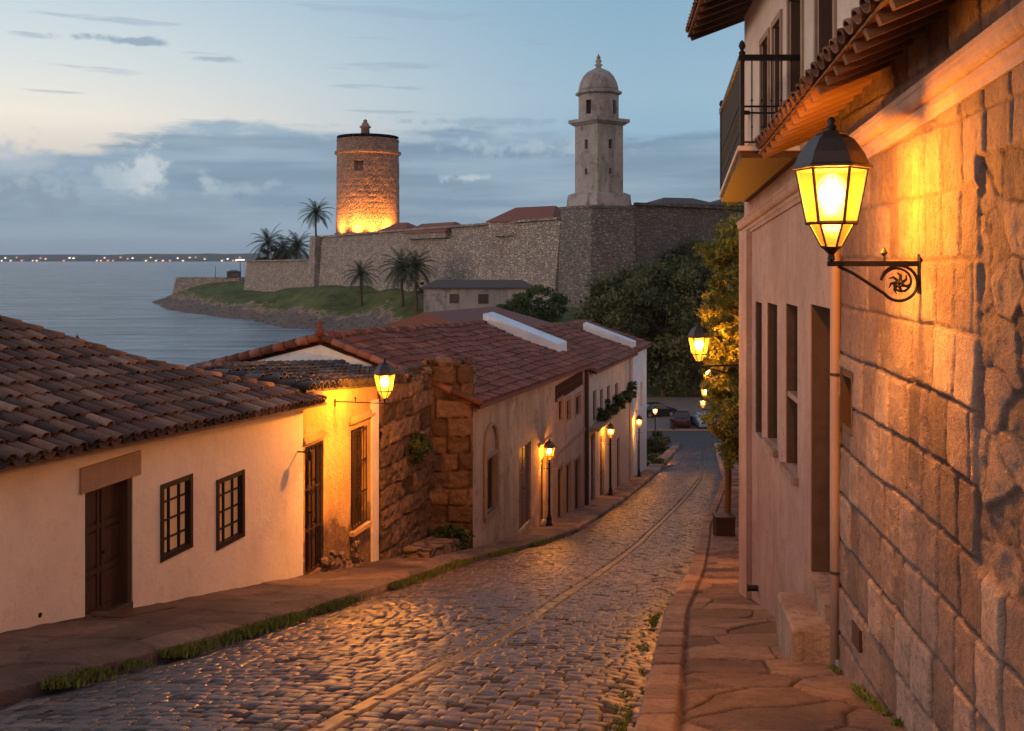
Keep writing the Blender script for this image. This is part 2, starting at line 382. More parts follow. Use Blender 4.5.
def worn_render():
    m = MN('ochre render over worn base'); n = m.noise(.9, 7, .7); f = m.noise(9, 5, .6); sp = m.N('ShaderNodeSeparateXYZ'); m.L(m.co, sp.inputs[0])
    col = m.mix(m.ramp(n, [(.35, 0), (.65, 1)]), (.66, .42, .17), (.52, .31, .12))
    st = m.noise(1.0, 6, .7, m.map((2.2, 2.2, .5))); col = m.mix(m.math('MULTIPLY', m.ramp(st, [(.5, 0), (.7, 1)]), .5), col, (.25, .14, .06))
    k = m.math('ADD', m.math('MULTIPLY', m.math('ADD', sp.outputs[2], 5.75), -1.6), m.math('MULTIPLY', m.math('SUBTRACT', n, .5), 4.5))
    wn = m.noise(4, 7, .75); worn = m.mix(m.ramp(wn, [(.3, 0), (.7, 1)]), (.10, .06, .035), (.34, .20, .10)); col = m.mix(m.ramp(k, [(.3, 0), (.6, 1)]), col, worn)
    m.bump(m.math('ADD', f, m.math('MULTIPLY', wn, 2)), .03); return m.fin(col, .9)
mStoneL = rubble('rough brown stone', (.27, .18, .12), (.17, .115, .08), (.09, .06, .045), 1.5, 1.5, .08)
mTan = plaster('peeling tan stucco', (.52, .38, .27), (.38, .27, .19), (.15, .10, .075), .75, .55, bd=.02)
mPink = plaster('faded pink stucco', (.50, .34, .27), (.40, .27, .21), (.2, .13, .1), .5, .6)
mGreyW = plaster('greyish stucco', (.50, .46, .42), (.40, .36, .33), (.22, .18, .15), .5, .6)
mBlueW = plaster('bluish whitewash', (.66, .74, .82), (.54, .62, .70), (.3, .3, .32), .25, .6)
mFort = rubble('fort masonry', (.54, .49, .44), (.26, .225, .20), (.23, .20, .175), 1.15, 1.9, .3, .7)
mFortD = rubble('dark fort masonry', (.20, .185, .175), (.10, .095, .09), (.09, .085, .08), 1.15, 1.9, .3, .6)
mBast = rubble('bastion masonry', (.30, .28, .26), (.15, .14, .13), (.13, .12, .115), 1.1, 1.9, .3, .65)
mTowerR = rubble('round tower masonry', (.34, .22, .165), (.22, .145, .11), (.15, .105, .08), 1.0, 1.8, .09, .5)
mLight = plaster('tower render', (.31, .30, .29), (.20, .20, .20), (.07, .07, .07), .8, .16, bd=.06)
mTiles = tiles_mat('old clay tiles', [(0, (.045, .028, .023)), (.35, (.12, .065, .047)), (.7, (.22, .115, .075)), (1, (.36, .22, .155))], (.10, .085, .07), .55)
mTilesD = tiles_mat('dark clay tiles', [(0, (.03, .025, .025)), (.5, (.075, .06, .055)), (1, (.16, .13, .12))], (.09, .09, .09), .5)
mTilesR = tiles_mat('red clay tiles', [(0, (.09, .035, .027)), (.5, (.20, .075, .053)), (1, (.33, .15, .105))], (.11, .075, .06), .65)
mTileU = tiles_mat('eave clay tiles', [(0, (.10, .045, .03)), (.5, (.22, .10, .06)), (1, (.34, .18, .11))], (.14, .11, .08), .4)
mDoorW = wood('dark door wood', (.075, .038, .022)); mShut = wood('brown shutter wood', (.06, .032, .022)); mRafter = wood('rafter wood', (.22, .11, .055), .7, (1.2, 14, 14))
mIron = simple('black iron', (.018, .015, .014), .5, .5, .6); mIronR = simple('rusted iron', (.05, .03, .022), .6, .4, .3)
mHood = simple('lantern hood metal', (.07, .055, .05), .45, .5, .7)
mRevealShade = simple('shaded brown reveal', (.085, .055, .042), .8, .2, 0, .4, 5, .01)  # added lining for far reveals: dark brown stone with shade put in its colour
mDark = simple('dark interior', (.02, .015, .013), .9, .1)
mStone = simple('sandstone trim', (.30, .21, .155), .85, .2, 0, .35, 7, .02)
mStep = plaster('step stone', (.42, .31, .24), (.28, .19, .145), (.12, .08, .06), .6, 3.0, bd=.03)
mPipe = simple('painted pipe', (.30, .20, .16), .6, .4, 0, .15, 6)
mLintel = simple('stone lintel', (.34, .23, .165), .8, .2, 0, .35, 5, .01)
mLeafD = foliage('dark leaves', (.018, .028, .012), (.06, .075, .028), (.13, .14, .055))
mLeafV = foliage('vine leaves', (.05, .065, .014), (.17, .17, .03), (.34, .30, .05), .35)
mLeafG = foliage('bush leaves', (.02, .035, .012), (.045, .075, .022), (.09, .13, .04))
mPalm = foliage('palm fronds', (.016, .024, .012), (.035, .05, .02), (.06, .08, .035))
mGrass = foliage('grass blades', (.04, .06, .015), (.11, .15, .03), (.22, .26, .06))
mBark = simple('bark', (.075, .055, .04), .9, .1, 0, .4, 5, .03)
AMB = (1.0, .52, .13)
mBulb = lampglass('lit bulb', (1.0, .64, .24), 11.0, .6); mPane = lampglass('lit lantern glass', (1.0, .33, .02), .9, .16, .0035, .45)
mCurtain = emit('lit curtain', (1, .55, .25), .3)
# ------------------------------------------------------------------ terrain, sea, far shore
SEA = -19.5
shore = np.array([(-14, -60), (-14, 30), (-16, 60), (-22, 100), (-30, 150), (-34, 222), (-45, 258), (-62.6, 271), (-84, 303), (-120, 352), (-154, 420), (-158, 432), (-150, 452), (-112, 462), (-100, 520), (-60, 700), (200, 800), (700, 800), (700, -60)], float)
def sdist(X, Y):
    d = np.full(X.shape, 1e9); ins = np.zeros(X.shape, bool); n = len(shore)
    for i in range(n):
        a, b = shore[i], shore[(i + 1) % n]; e = b - a
        t = np.clip(((X - a[0]) * e[0] + (Y - a[1]) * e[1]) / (e @ e), 0, 1)
        d = np.minimum(d, np.hypot(X - a[0] - t * e[0], Y - a[1] - t * e[1]))
        c = ((a[1] > Y) != (b[1] > Y)) & (X < (b[0] - a[0]) * (Y - a[1]) / (b[1] - a[1] + 1e-9) + a[0]); ins ^= c
    return np.where(ins, d, -d)
ctrl = np.array([(-100, 383, -12.5), (-65, 338, -9.8), (-34, 284, -8.6), (10, 214, -11), (-44, 280, -14.2), (-47, 303, -8.6), (-25, 268, -9.5), (-58, 322, -8.8), (-20, 190, -13), (5, 190, -12.5), (-75, 310, -15.5), (-95, 345, -14.5), (40, 205, -12), (100, 210, -8), (0, 140, -17.6), (30, 140, -17.2), (60, 110, -14), (-130, 400, -13), (-150, 437, -13.0), (-115, 440, -10), (0, 350, -8), (200, 300, -5), (-20, 240, -14), (-10, 120, -18), (60, 60, -10), (50, 20, -4), (100, 50, -5), (-5, 165, -14.5), (20, 170, -14)], float)
def terrain(X, Y):
    wsum = 0; z = 0
    for (cx, cy, cz) in ctrl:
        w = 1 / ((X - cx) ** 2 + (Y - cy) ** 2 + 20) ** 1.6; wsum = wsum + w; z = z + w * cz
    z = z / wsum
    c = (KL(Y) + KR(Y)) / 2; ds = np.abs(X - c)
    far_ = sm(Y, 78, 90); f = 1 - sm(ds, 14 + 30 * far_, 34 + 40 * far_); f = f * (1 - sm(Y, 118, 150))
    z = z * (1 - f) + (G(Y) - .9 + .55 * far_) * f
    d = sdist(X, Y) + (fbm(X / 9, Y / 9, 4, 3) - .47) * 7
    z = z + (fbm(X / 14, Y / 14, 4, 8) - .47) * 2.0 * sm(d, 2, 25) * (1 - f)
    s = sm(d, -3, 24) ** .75
    rocks = (fbm(X / 2.2, Y / 2.2, 3, 21) - .3) * 2.2 * (1 - sm(d, 10, 34)) * sm(d, -6, 2) * (1 - f)
    return (SEA - 2.5) * (1 - s) + z * s + rocks, d
mt = MN('coastal ground')
ta = mt.attr(); g1 = mt.noise(.25, 6, .65); g2 = mt.noise(2.2, 6, .7)
rockc = mt.mix(g2, (.055, .045, .04), (.24, .19, .165)); rockc = mt.mix(mt.ramp(mt.voro(.8), [(.1, 1), (.5, 0)]), rockc, (.05, .042, .038))
grassc = mt.mix(mt.ramp(g1, [(.35, 0), (.65, 1)]), (.045, .075, .018), (.15, .16, .05)); grassc = mt.mix(mt.math('MULTIPLY', g2, .5), grassc, (.03, .045, .012))
sandc = mt.mix(g2, (.22, .16, .11), (.38, .29, .2))
gf = mt.math('ADD', ta, mt.math('MULTIPLY', mt.math('SUBTRACT', g1, .5), .8))
tcx = mt.mix(mt.ramp(gf, [(.42, 0), (.50, 1)]), rockc, grassc)
tcx = mt.mix(mt.math('MULTIPLY', mt.ramp(gf, [(.40, 0), (.45, 1)]), mt.ramp(gf, [(.45, 1), (.52, 0)])), tcx, sandc)
mt.bump(g2, .5); mTerr = mt.fin(tcx, .95)
ys = np.concatenate([np.arange(-40, 150, 3.0), np.arange(150, 470, 2.0), np.arange(470, 800, 12.0)])
xs = np.concatenate([np.arange(-175, 60, 2.0), np.arange(60, 420, 9.0)])
XX, YY = np.meshgrid(xs, ys); ZZ, DD = terrain(XX, YY)
tag(grid_obj('terrain', XX, YY, ZZ, np.clip(DD / 27, 0, 1), mTerr), kind='structure')
mw = MN('sea water')
wv = mw.math('ADD', mw.noise(1, 5, .65, mw.map((.10, .30, 1)), .6), mw.math('MULTIPLY', mw.noise(1, 4, .6, mw.map((.02, .09, 1)), .4), 2.2)); wv2 = mw.noise(1, 4, .6, mw.map((.5, 1.4, 1)))
mw.bump(mw.math('ADD', wv, mw.math('MULTIPLY', wv2, .35)), 4.5, 1.0)
wc = mw.mix(mw.ramp(mw.noise(1, 5, .6, mw.map((.03, .16, 1))), [(.35, 0), (.65, 1)]), (.10, .18, .24), (.32, .42, .49))  # ripple streaks and reflected sky brightness put into the water colour
mw.b.inputs['IOR'].default_value = 1.33
mSea = mw.fin(wc, .26, .5)
ns = MB(); ns.quad((-9000, -300, SEA), (9000, -300, SEA), (9000, 7200, SEA), (-9000, 7200, SEA))
tag(obj('sea', ns, mSea), kind='structure')
# far shore hills
hy = np.linspace(0, 1, 14); hx = np.linspace(-3600, 1500, 260); HX, HV = np.meshgrid(hx, hy)
HH = 24 + 16 * fbm(HX / 900, HX * 0, 4, 31) + 6 * fbm(HX / 160, HX * 0, 3, 5)
HZ = SEA - 1 + (HH + 6) * sm(HV, 0.02, .75) * (0.8 + .25 * fbm(HX / 200, HV * 5, 3, 44)); HYY = 4100 + HV * 1800 + 160 * fbm(HX / 500, HV * 0, 3, 2)
mHill = simple('far hillside', (.055, .075, .06), .95, .05, 0, .35, .01)
tag(grid_obj('far_hills', HX, HYY, HZ, np.zeros(HX.shape), mHill), kind='structure')
mFarW = simple('far house wall', (.35, .32, .3), .9)
fe = [emit('far light warm', (1, .55, .25), 2.2), emit('far light red', (1, .25, .12), 1.6), emit('far light white', (1, .85, .6), 3.0)]
far_px = [2, 6, 11, 17, 22, 33, 37, 41, 46, 64, 70, 74, 97, 101, 105, 108, 113, 121, 128, 133, 146, 151, 156, 163, 170, 178, 183, 190, 196, 205, 222, 228, 233, 236, 240]
for i, px in enumerate(far_px):
    Y = 4130 + random.uniform(-10, 60); up = random.random() < .4
    p = P(px + .3, 0, Y); wd = random.uniform(8, 16); zb = SEA - .5 + (random.uniform(6, 14) if up else 0)
    if up: Y += 250; p.y = Y; p.x = (px - 512) / F * Y; zb = SEA + random.uniform(6, 14)
    t = thing('shore_house', (p.x, Y, zb), 'tiny far house with a glowing window across the bay', 'house', 'lit houses on the far shore')
    b = MB().box((p.x, Y, zb + 4), (wd, 10, 9)); b.prism([(p.x - wd / 2, Y - 5), (p.x + wd / 2, Y - 5), (p.x + wd / 2, Y + 5), (p.x - wd / 2, Y + 5)], zb + 8.5, zb + 11, top=[(p.x - wd / 3, Y - 1), (p.x + wd / 3, Y - 1), (p.x + wd / 3, Y + 1), (p.x - wd / 3, Y + 1)])
    obj('wall', b, mFarW, t)
    obj('lit_window', MB().box((p.x, Y - 5.2, zb + 4.5), (wd * .5, .4, 3.4)), random.choice(fe), t)
# ------------------------------------------------------------------ road and pavements
def rows(y0, y1, k=.0036, mn=.03, mx=9):
    o = [y0]
    while o[-1] < y1: o.append(o[-1] + min(mx, max(mn, k * o[-1])))
    return np.array(o)
ry = rows(5.6, 88, .0028, .02, .06); rt = np.linspace(0, 1, 420); T, V = np.meshgrid(rt, ry)
XL, XR = KL(V), KR(V); X = XL + (XR - XL) * T
U = X - (XL + XR) / 2
VV = V + .14 * X + .045 * (fbm(X * 1.5, V * 1.1, 3, 14) - .5); ch_ = .175
row = np.floor(VV / ch_); w = .20 * (.8 + .5 * hash2(row, row * 0, 1)); uu = U + hash2(row, row * 0, 2) * 9 + .03 * (fbm(U * 3, V * 3, 2, 22) - .5)
ci = np.floor(uu / w); fu = uu / w - ci; bl_ = lambda c: (hash2(c, row, 3) - .5) * .55
ci = ci - (fu < bl_(ci)) + (fu > 1 + bl_(ci + 1))
e0 = ci + bl_(ci); e1 = ci + 1 + bl_(ci + 1); du = np.minimum(uu / w - e0, e1 - uu / w) * w; fz = VV / ch_ - row; dz = np.minimum(fz, 1 - fz) * ch_
cr_ = .04; e = np.where((du < cr_) & (dz < cr_), cr_ - np.hypot(cr_ - np.minimum(du, cr_), cr_ - np.minimum(dz, cr_)), np.minimum(du, dz)) + .010 * (fbm(U * 16, V * 16, 2, 3) - .5)
r = hash2(ci, row, 6); cx = (uu / w - (e0 + e1) / 2) ; cy = fz - .5; e = np.clip(e, 0, 1)
hgt = .016 * sm(e, .003, .014) + .005 * sm(e, .01, .06) + (r - .5) * .011 + (cx * w * (hash2(ci, row, 8) - .5) + cy * ch_ * (hash2(ci, row, 9) - .40)) * .17 + .010 * (fbm(U * 13, V * 13, 4, 7) - .5)
# drainage track of long slabs running down the road
tx = np.interp(V, [0, 8.4, 14, 22.7, 35.5, 61, 90], [-3.6, -1.44, .11, 2.0, 4.9, 11.5, 17.3]) ; dtr = X - tx
seam = np.abs(((V + .2 * (dtr > 0)) / .62) % 1 - .5); hs = .030 * sm(.5 - seam, .01, .05) + .006 * fbm(U * 9, V * 9, 3, 9)
a_ = np.abs(dtr); band = 1 - sm(a_, .085, .10); grv = np.exp(-((a_ - .11) / .02) ** 2)
hgt = hgt * (1 - band) + (hs * .6 - .004) * band - .04 * grv
rv = np.clip(r * .9 + .1 * fbm(U * 5, V * 5, 3, 2), 0, 1) * (1 - band) + (.18 + .42 * hash2(np.floor(V / .62), np.floor(V / .62))) * band
rv = rv * (.62 + .62 * fbm(U * .9, V * .55, 4, 41)); rv = np.clip(rv, 0, 1) * (.04 + .96 * (sm(e, .003, .016) * (1 - band) + sm(hs, .0, .03) * band))
gut = np.exp(-((T) * (XR - XL) / .35) ** 2) + np.exp(-((1 - T) * (XR - XL) / .3) ** 2)
Z = G(V) + hgt - .05 * gut - .03 * 0 + .05 * (fbm(U * .6, V * .5, 3, 77) - .47) + .06 * (1 - (2 * T - 1) ** 2)
tag(grid_obj('road', X, V, Z, rv, mCobble), kind='structure')
# plain extension behind the camera
mb = MB()
for y0, y1 in ((-40, -15), (-15, 5.6)): mb.quad((KL(y0), y0, G(y0)), (KR(y0), y0, G(y0)), (KR(y1), y1, G(y1)), (KL(y1), y1, G(y1)), .5)
tag(obj('road_behind', mb, mCobble), kind='structure')
# right pavement: kerb blocks then flagstones
def right_edge(Y): return np.where(Y < 17.9, WR(Y) + .05, np.interp(Y, [17.9, 22.7, 32, 45, 61, 75, 90], [4.9, 5.4, 7.45, 10.4, 14.4, 17.6, 21]))
ry = rows(5.0, 88, .0042, .035); rt = np.linspace(0, 1, 110); T, V = np.meshgrid(rt, ry)
XL = KR(V) - .02; XR = right_edge(V) + .1; X = XL + (XR - XL) * T ** 1.15; dk = X - XL
e, r, cx, cy = voro((X - XL) / .95 + .3 * fbm(X * .8, V * .8, 3, 3), V / .85 + .5 * fbm(X * .9, V * .7, 3, 12), 31, 1.0)
hf = .030 * sm(e, .0, .06) + (r - .5) * .022 + cx * (hash2(r * 31, r * 7) - .5) * .03 + .016 * fbm(X * 4, V * 4, 4, 17)
kw = .36; sk = np.abs((V / .58) % 1 - .5); ik = np.floor(V / .58)
hk = .055 * sm(.5 - sk, 0, .05) * sm(dk, -.02, .05) * (1 - sm(dk, kw - .05, kw)) + .02 * fbm(X * 6, V * 6, 3, 5) + (hash2(ik, ik, 4) - .5) * .02
isk = dk < kw
h = np.where(isk, hk, hf - .03 * np.exp(-((dk - kw) / .05) ** 2))
rv = np.where(isk, (.5 + .5 * hash2(ik, ik, 8)) * (.08 + .92 * sm(.5 - sk, .005, .04)) * (.2 + .8 * (1 - sm(dk, kw - .04, kw))), (.12 + .75 * r) * (.08 + .92 * sm(e, .0, .045)) * (.15 + .85 * sm(dk, kw + .01, kw + .06))) * (.6 + .9 * fbm(X * 1.4, V * 1.4, 4, 33))
rv = np.clip(rv, 0, 1)
Z = G(V) + .10 + h; Z[:, 0] -= .25
tag(grid_obj('sidewalk', X, V, Z, rv, mFlag), kind='structure')
# left pavement
def left_edge(Y): return np.where(Y < 28.5, WL(Y), WD(Y)) - .05
ry = rows(5.0, 88, .0045, .04); rt = np.linspace(0, 1, 70); T, V = np.meshgrid(rt, ry)
XR = KL(V) + .03 + .05 * (fbm(V * 1.3, V * 0, 3, 55) - .47); XL = left_edge(V) - .1; X = XL + (XR - XL) * T
e, r, cx, cy = voro(X / 1.1 + .4 * fbm(X * .8, V * .8, 3, 3), V / 1.15 + .4 * fbm(X * .9, V * .7, 3, 12), 71, .9)
h = .028 * sm(e, .0, .05) + (r - .5) * .03 + cx * (hash2(r * 31, r * 7) - .5) * .04 + .035 * fbm(X * 2.5, V * 2.5, 4, 17)
Z = G(V) + .12 + h - .06 * sm(T, .9, 1); Z[:, -1] -= .28
rv = np.clip(-.15 + .6 * r + 1.0 * (fbm(X * 1.3, V * 1.3, 4, 6) - .2), 0, 1) * (.08 + .92 * sm(e, 0, .04))
tag(grid_obj('sidewalk', X, V, Z, rv, mSlab), kind='structure')
# crossing street and plaza at the foot of the hill
mAsph = simple('worn asphalt', (.05, .042, .042), .7, .4, 0, .3, 1.2); mPave = simple('plaza paving', (.16, .115, .095), .75, .35, 0, .35, 1.0, .02)
mb = MB(); mb.quad((-10, 86.5, -16.46), (70, 86.5, -16.46), (70, 99, -17.2), (-10, 99, -17.2)); tag(obj('cross_road', mb, mAsph), kind='structure')
mb = MB(); mb.quad((-10, 99, -17.196), (70, 99, -17.196), (70, 122, -17.1), (-10, 122, -17.1)); tag(obj('plaza', mb, mPave), kind='structure')
mb = MB(); mb.box((30, 99.1, -17.15), (80, .25, .18)); tag(obj('plaza_kerb', mb, mStone), kind='structure')

# ------------------------------------------------------------------ facade builder
def facade(mb, o, d, n, L, zb, zt, ops, depth=.25, bk=.3):
    """front wall in plane through o along d (outward normal n); openings (u0,u1,z0,z1) become recesses"""
    o = Vector(o); d = Vector(d); n = Vector(n)
    pt = lambda u, z, q=0: Vector((o.x + d.x * u - n.x * q, o.y + d.y * u - n.y * q, z))
    us = sorted({0, L} | {u for op in ops for u in (op[0], op[1])} | {L * k / 8 for k in range(9)})
    for a, b in zip(us[:-1], us[1:]):
        if b - a < 1e-5: continue
        cur = (zb(a), zb(b)); m = (a + b) / 2
        for op in sorted([q for q in ops if q[0] <= m <= q[1]], key=lambda q: q[2]):
            mb.quad(pt(a, cur[0]), pt(b, cur[1]), pt(b, op[2]), pt(a, op[2]), .5); cur = (op[3], op[3])
        mb.quad(pt(a, cur[0]), pt(b, cur[1]), pt(b, zt(b)), pt(a, zt(a)), .5)
        mb.quad(pt(a, zt(a)), pt(b, zt(b)), pt(b, zt(b), bk), pt(a, zt(a), bk), .5)
    for (a, b, z0, z1) in [q[:4] for q in ops]:
        mb.quad(pt(a, z0), pt(b, z0), pt(b, z0, depth), pt(a, z0, depth), .5); mb.quad(pt(a, z1), pt(b, z1), pt(b, z1, depth), pt(a, z1, depth), .5)
        mb.quad(pt(a, z0), pt(a, z1), pt(a, z1, depth), pt(a, z0, depth), .5); mb.quad(pt(b, z0), pt(b, z1), pt(b, z1, depth), pt(b, z0, depth), .5)
    return pt
def shell(mb, pt, L, D, zb, zt, rear=None):
    """sides and back of a building behind a facade"""
    rear = rear or zt
    for u in (0, L): mb.quad(pt(u, zb(u)), pt(u, zb(u), D), pt(u, rear(u), D), pt(u, zt(u)), .5)
    mb.quad(pt(0, zb(0), D), pt(L, zb(L), D), pt(L, rear(L), D), pt(0, rear(0), D), .5)
def slab(mb, pt, u0, u1, z0, z1, q0, q1, val=None):
    """box in facade coordinates; q is depth behind the wall plane (negative sticks out)"""
    v = [pt(u, z, q) for z in (z0, z1) for q in (q0, q1) for u in (u0, u1)]
    mb.add(v, [(0, 2, 3, 1), (4, 5, 7, 6), (0, 1, 5, 4), (2, 6, 7, 3), (0, 4, 6, 2), (1, 3, 7, 5)], val)
def panel_door(root, pt, u0, u1, z0, z1, q=.16, leaves=2, mat=None, rows_=3):
    b = MB(); mat = mat or mDoorW; w = (u1 - u0) / leaves
    slab(b, pt, u0 + .02, u1 - .02, z0, z1 - .02, q, q + .05)
    for k in range(leaves):
        a = u0 + k * w
        for j in range(rows_):
            h = (z1 - z0) / rows_; slab(b, pt, a + .09, a + w - .09, z0 + j * h + .1, z0 + (j + 1) * h - .08, q - .025, q)
        for s_ in (a + .03, a + w - .07): slab(b, pt, s_, s_ + .05, z0 + .02, z1 - .04, q - .035, q)
    for j in range(rows_ + 1): zz = z0 + j * (z1 - z0) / rows_; zz = min(max(zz, z0 + .05), z1 - .07); slab(b, pt, u0 + .08, u1 - .08, zz - .04, zz + .04, q - .03, q - .001)
    d = obj('door', b, mat, root)
    hb = MB(); c = pt(u0 + w + .06, z0 + (z1 - z0) * .46, q - .06); hb.lathe(c, [(0, -.03), (.025, -.02), (.03, 0), (.025, .02), (0, .03)], 8)
    obj('handle', hb, mIronR, d); return d
def window(root, pt, u0, u1, z0, z1, q=.10, frame=.07, nu=2, nz=3, mat=None, pane=None, sill=True, proud=.03):
    mat = mat or mDoorW; b = MB()
    for (a, c, e, g) in ((u0 - frame * .3, u0 + frame, z0 - frame * .3, z1 + frame * .3), (u1 - frame, u1 + frame * .3, z0 - frame * .3, z1 + frame * .3)): slab(b, pt, a, c, e, g, -proud, q + .02)
    for (e, g) in ((z0 - frame * .3, z0 + frame), (z1 - frame, z1 + frame * .3)): slab(b, pt, u0 + frame * .9, u1 - frame * .9, e, g, -proud + .004, q + .016)
    for k in range(1, nu): u = u0 + (u1 - u0) * k / nu; slab(b, pt, u - .014, u + .014, z0 + frame, z1 - frame, q * .5, q + .01)
    for k in range(1, nz): z = z0 + (z1 - z0) * k / nz; slab(b, pt, u0 + frame, u1 - frame, z - .013, z + .013, q * .5 + .004, q + .006)
    w = obj('window', b, mat, root)
    g = MB(); slab(g, pt, u0, u1, z0, z1, q + .03, q + .035); obj('pane', g, pane or mGlassD, w); return w
def shutter(root, pt, u0, u1, z0, z1, q=.12, mat=None, name='shutter', slats=None):
    b = MB(); slab(b, pt, u0 + .01, u1 - .01, z0 + .01, z1 - .01, q + .02, q + .05)
    m = (u0 + u1) / 2
    for (a, c) in ((u0 + .02, m - .01), (m + .01, u1 - .02)):
        for (s0, s1) in ((a, a + .05), (c - .05, c)): slab(b, pt, s0, s1, z0 + .02, z1 - .02, q - .02, q + .02)
        n = slats or max(4, int((z1 - z0) / .09))
        for k in range(n): z = z0 + .05 + (z1 - z0 - .1) * k / (n - 1); slab(b, pt, a + .05, c - .05, z - .012, z + .018, q - .01, q + .02)
    return obj(name, b, mat or mShut, root)
def grille(root, pt, u0, u1, z0, z1, q=-.02, n=5, cross=4, mat=None, name='grille', r=.014):
    b = MB()
    for k in range(n): u = u0 + .03 + (u1 - u0 - .06) * k / (n - 1); b.tube([pt(u, z0 + .02, q), pt(u, z1 - .02, q)], r, 5)
    for k in range(cross): z = z0 + .05 + (z1 - z0 - .1) * k / (cross - 1); slab(b, pt, u0, u1, z - .018, z + .018, q - .01, q + .01)
    return obj(name, b, mat or mIron, root)
def tiles(mb, fn, u0, u1, tmax, tw=.26, tl=.40, seg=7, pans=True, t0=0, jit=.012, under=None):
    """barrel tiles: fn(u,t)->point on roof plane (u along the eave, t up the slope)"""
    n = int((u1 - u0) / tw)
    ez = .5
    for i in range(n):
        u = u0 + (i + .5) * tw; T_ = tmax(u)
        j = 0
        while t0 + j * (tl * .86) < T_ - .08:
            a = t0 + j * tl * .86; b = min(a + tl, T_ + .06); c = random.uniform(-jit, jit); cj = random.uniform(-jit, jit); lift = random.uniform(-jit, jit) * .6
            A = Vector(fn(u, a)); B = Vector(fn(u, b)); ax = (B - A).normalized(); du = (Vector(fn(u + .1, a)) - A).normalized(); up = du.cross(ax).normalized()
            if up.z < 0: up = -up
            val = min(1, max(0, random.gauss(.5, .26)))
            for kind in ((0, 1) if pans else (0,)):
                r0 = tw * (.36 if kind == 0 else .36); r1 = r0 * .82
                if kind == 0: o0 = A + du * c + up * (.075 + lift); o1 = B + du * cj + up * (.035 + lift); sg = 1; th = .018
                else: o0 = A + du * (tw * .5) + up * .085 - ax * .03; o1 = B + du * (tw * .5) + up * .055; sg = -1; th = -.016
                vs = []
                for (o_, rr) in ((o0, r0), (o1, r1)):
                    for q in (0, 1):
                        for k in range(seg + 1):
                            an = math.pi * k / seg; R_ = rr - (th if q else 0) * 1.0
                            vs.append(o_ + du * (math.cos(an) * R_) + up * (math.sin(an) * R_ * sg * .82))
                m = seg + 1; fs = []
                for k in range(seg):
                    fs.append((k, k + 1, 2 * m + k + 1, 2 * m + k)); fs.append((m + k, m + k + 1, k + 1, k))
                    if j == 0 or seg > 5: fs.append((m + k, 3 * m + k, 3 * m + k + 1, m + k + 1))
                mb.add(vs, fs, val if kind == 0 else max(0, val - .2))
            j += 1
def deck(mb, fn, u0, u1, tmax, th=.05, n=12):
    us = np.linspace(u0, u1, n)
    for a, b in zip(us[:-1], us[1:]):
        q = [Vector(fn(a, 0)), Vector(fn(b, 0)), Vector(fn(b, tmax(b))), Vector(fn(a, tmax(a)))]
        z = Vector((0, 0, th)); mb.quad(*q, .5); mb.quad(*[p - z for p in q], .5); mb.quad(q[0], q[1], q[1] - z, q[0] - z, .5); mb.quad(q[2], q[3], q[3] - z, q[2] - z, .5)
mGlassD = simple('dark glass', (.03, .032, .036), .12, .6)
mPaneGlow = MN('glowing peach glass'); mPaneGlow.b.inputs['Emission Color'].default_value = (1, .42, .18, 1); mPaneGlow.b.inputs['Emission Strength'].default_value = .12  # added weak glow in the panes; peach reflection put into their colour
mPaneGlow = mPaneGlow.fin((.36, .20, .11), .35, .5)

mFrameD = wood('dark window wood', (.018, .010, .007))
# ------------------------------------------------------------------ house on the left (white)
def LP_(Y, line=WL): return Vector((float(line(Y)), Y, 0))
K = 1.0338                       # facade length per metre of Y
h1 = thing('white_house', (WL(15), 15, float(G(15))), 'low white stucco house with old brown tile roof, left foreground', 'house')
Y0 = 9.0; o = LP_(Y0); L1 = (20.8 - Y0) * K
uY = lambda Y: (Y - Y0) * K
eZ = lambda Y: -2.57 - .055 * (Y - 12.2)
ops = [(uY(14.22), uY(15.28), -5.26, -3.33), (uY(15.98), uY(16.82), -4.86, -3.66), (uY(17.58), uY(18.47), -5.14, -3.94)]
b = MB(); zb = lambda u: float(G(Y0 + u / K)) - .6; zt = lambda u: eZ(Y0 + u / K) + .12
pt = facade(b, o, DL, NL, L1, zb, zt, ops, .26); shell(b, pt, L1, 8.5, zb, zt)
obj('wall', b, mWhite, h1)
panel_door(h1, pt, *ops[0], q=.20)
jb = MB(); slab(jb, pt, ops[0][1] - .10, ops[0][1] - .001, ops[0][2], ops[0][3], .02, .19); slab(jb, pt, ops[0][0] + .001, ops[0][0] + .06, ops[0][2], ops[0][3], .04, .19); obj('door_frame', jb, mDoorW, h1)
b = MB(); slab(b, pt, ops[0][0] - .12, ops[0][1] + .16, -3.35, -2.98, -.035, .1); obj('lintel', b, mLintel, h1)
b = MB(); slab(b, pt, ops[0][0] + .005, ops[0][1] - .005, -5.6, -5.252, -.01, .2, .1); obj('doorstep', b, mSlab, h1)
b = MB(); ms = [pt(ops[0][0] + .0, 0, -.12), pt(ops[0][1] + .35, 0, -.12), pt(ops[0][1] + .35, 0, -.62), pt(ops[0][0] + .0, 0, -.62)]
b.prism([(p.x, p.y) for p in ms], [float(G(p.y)) + .10 for p in ms], [float(G(p.y)) + .17 for p in ms], .5); tag(obj('doormat', b, mDoorW), 'dark doormat on the pavement before the white house door', 'doormat')
for q in ops[1:]: window(h1, pt, *q, q=.07, frame=.065, nu=3, nz=4, mat=mFrameD, pane=mPaneGlow, proud=.02)
b = MB(); c = pt(uY(13.35), -4.78, 0); b.tube([c + NL * .004, c - NL * .1], .035, 10); obj('drain_hole', b, mDark, h1)
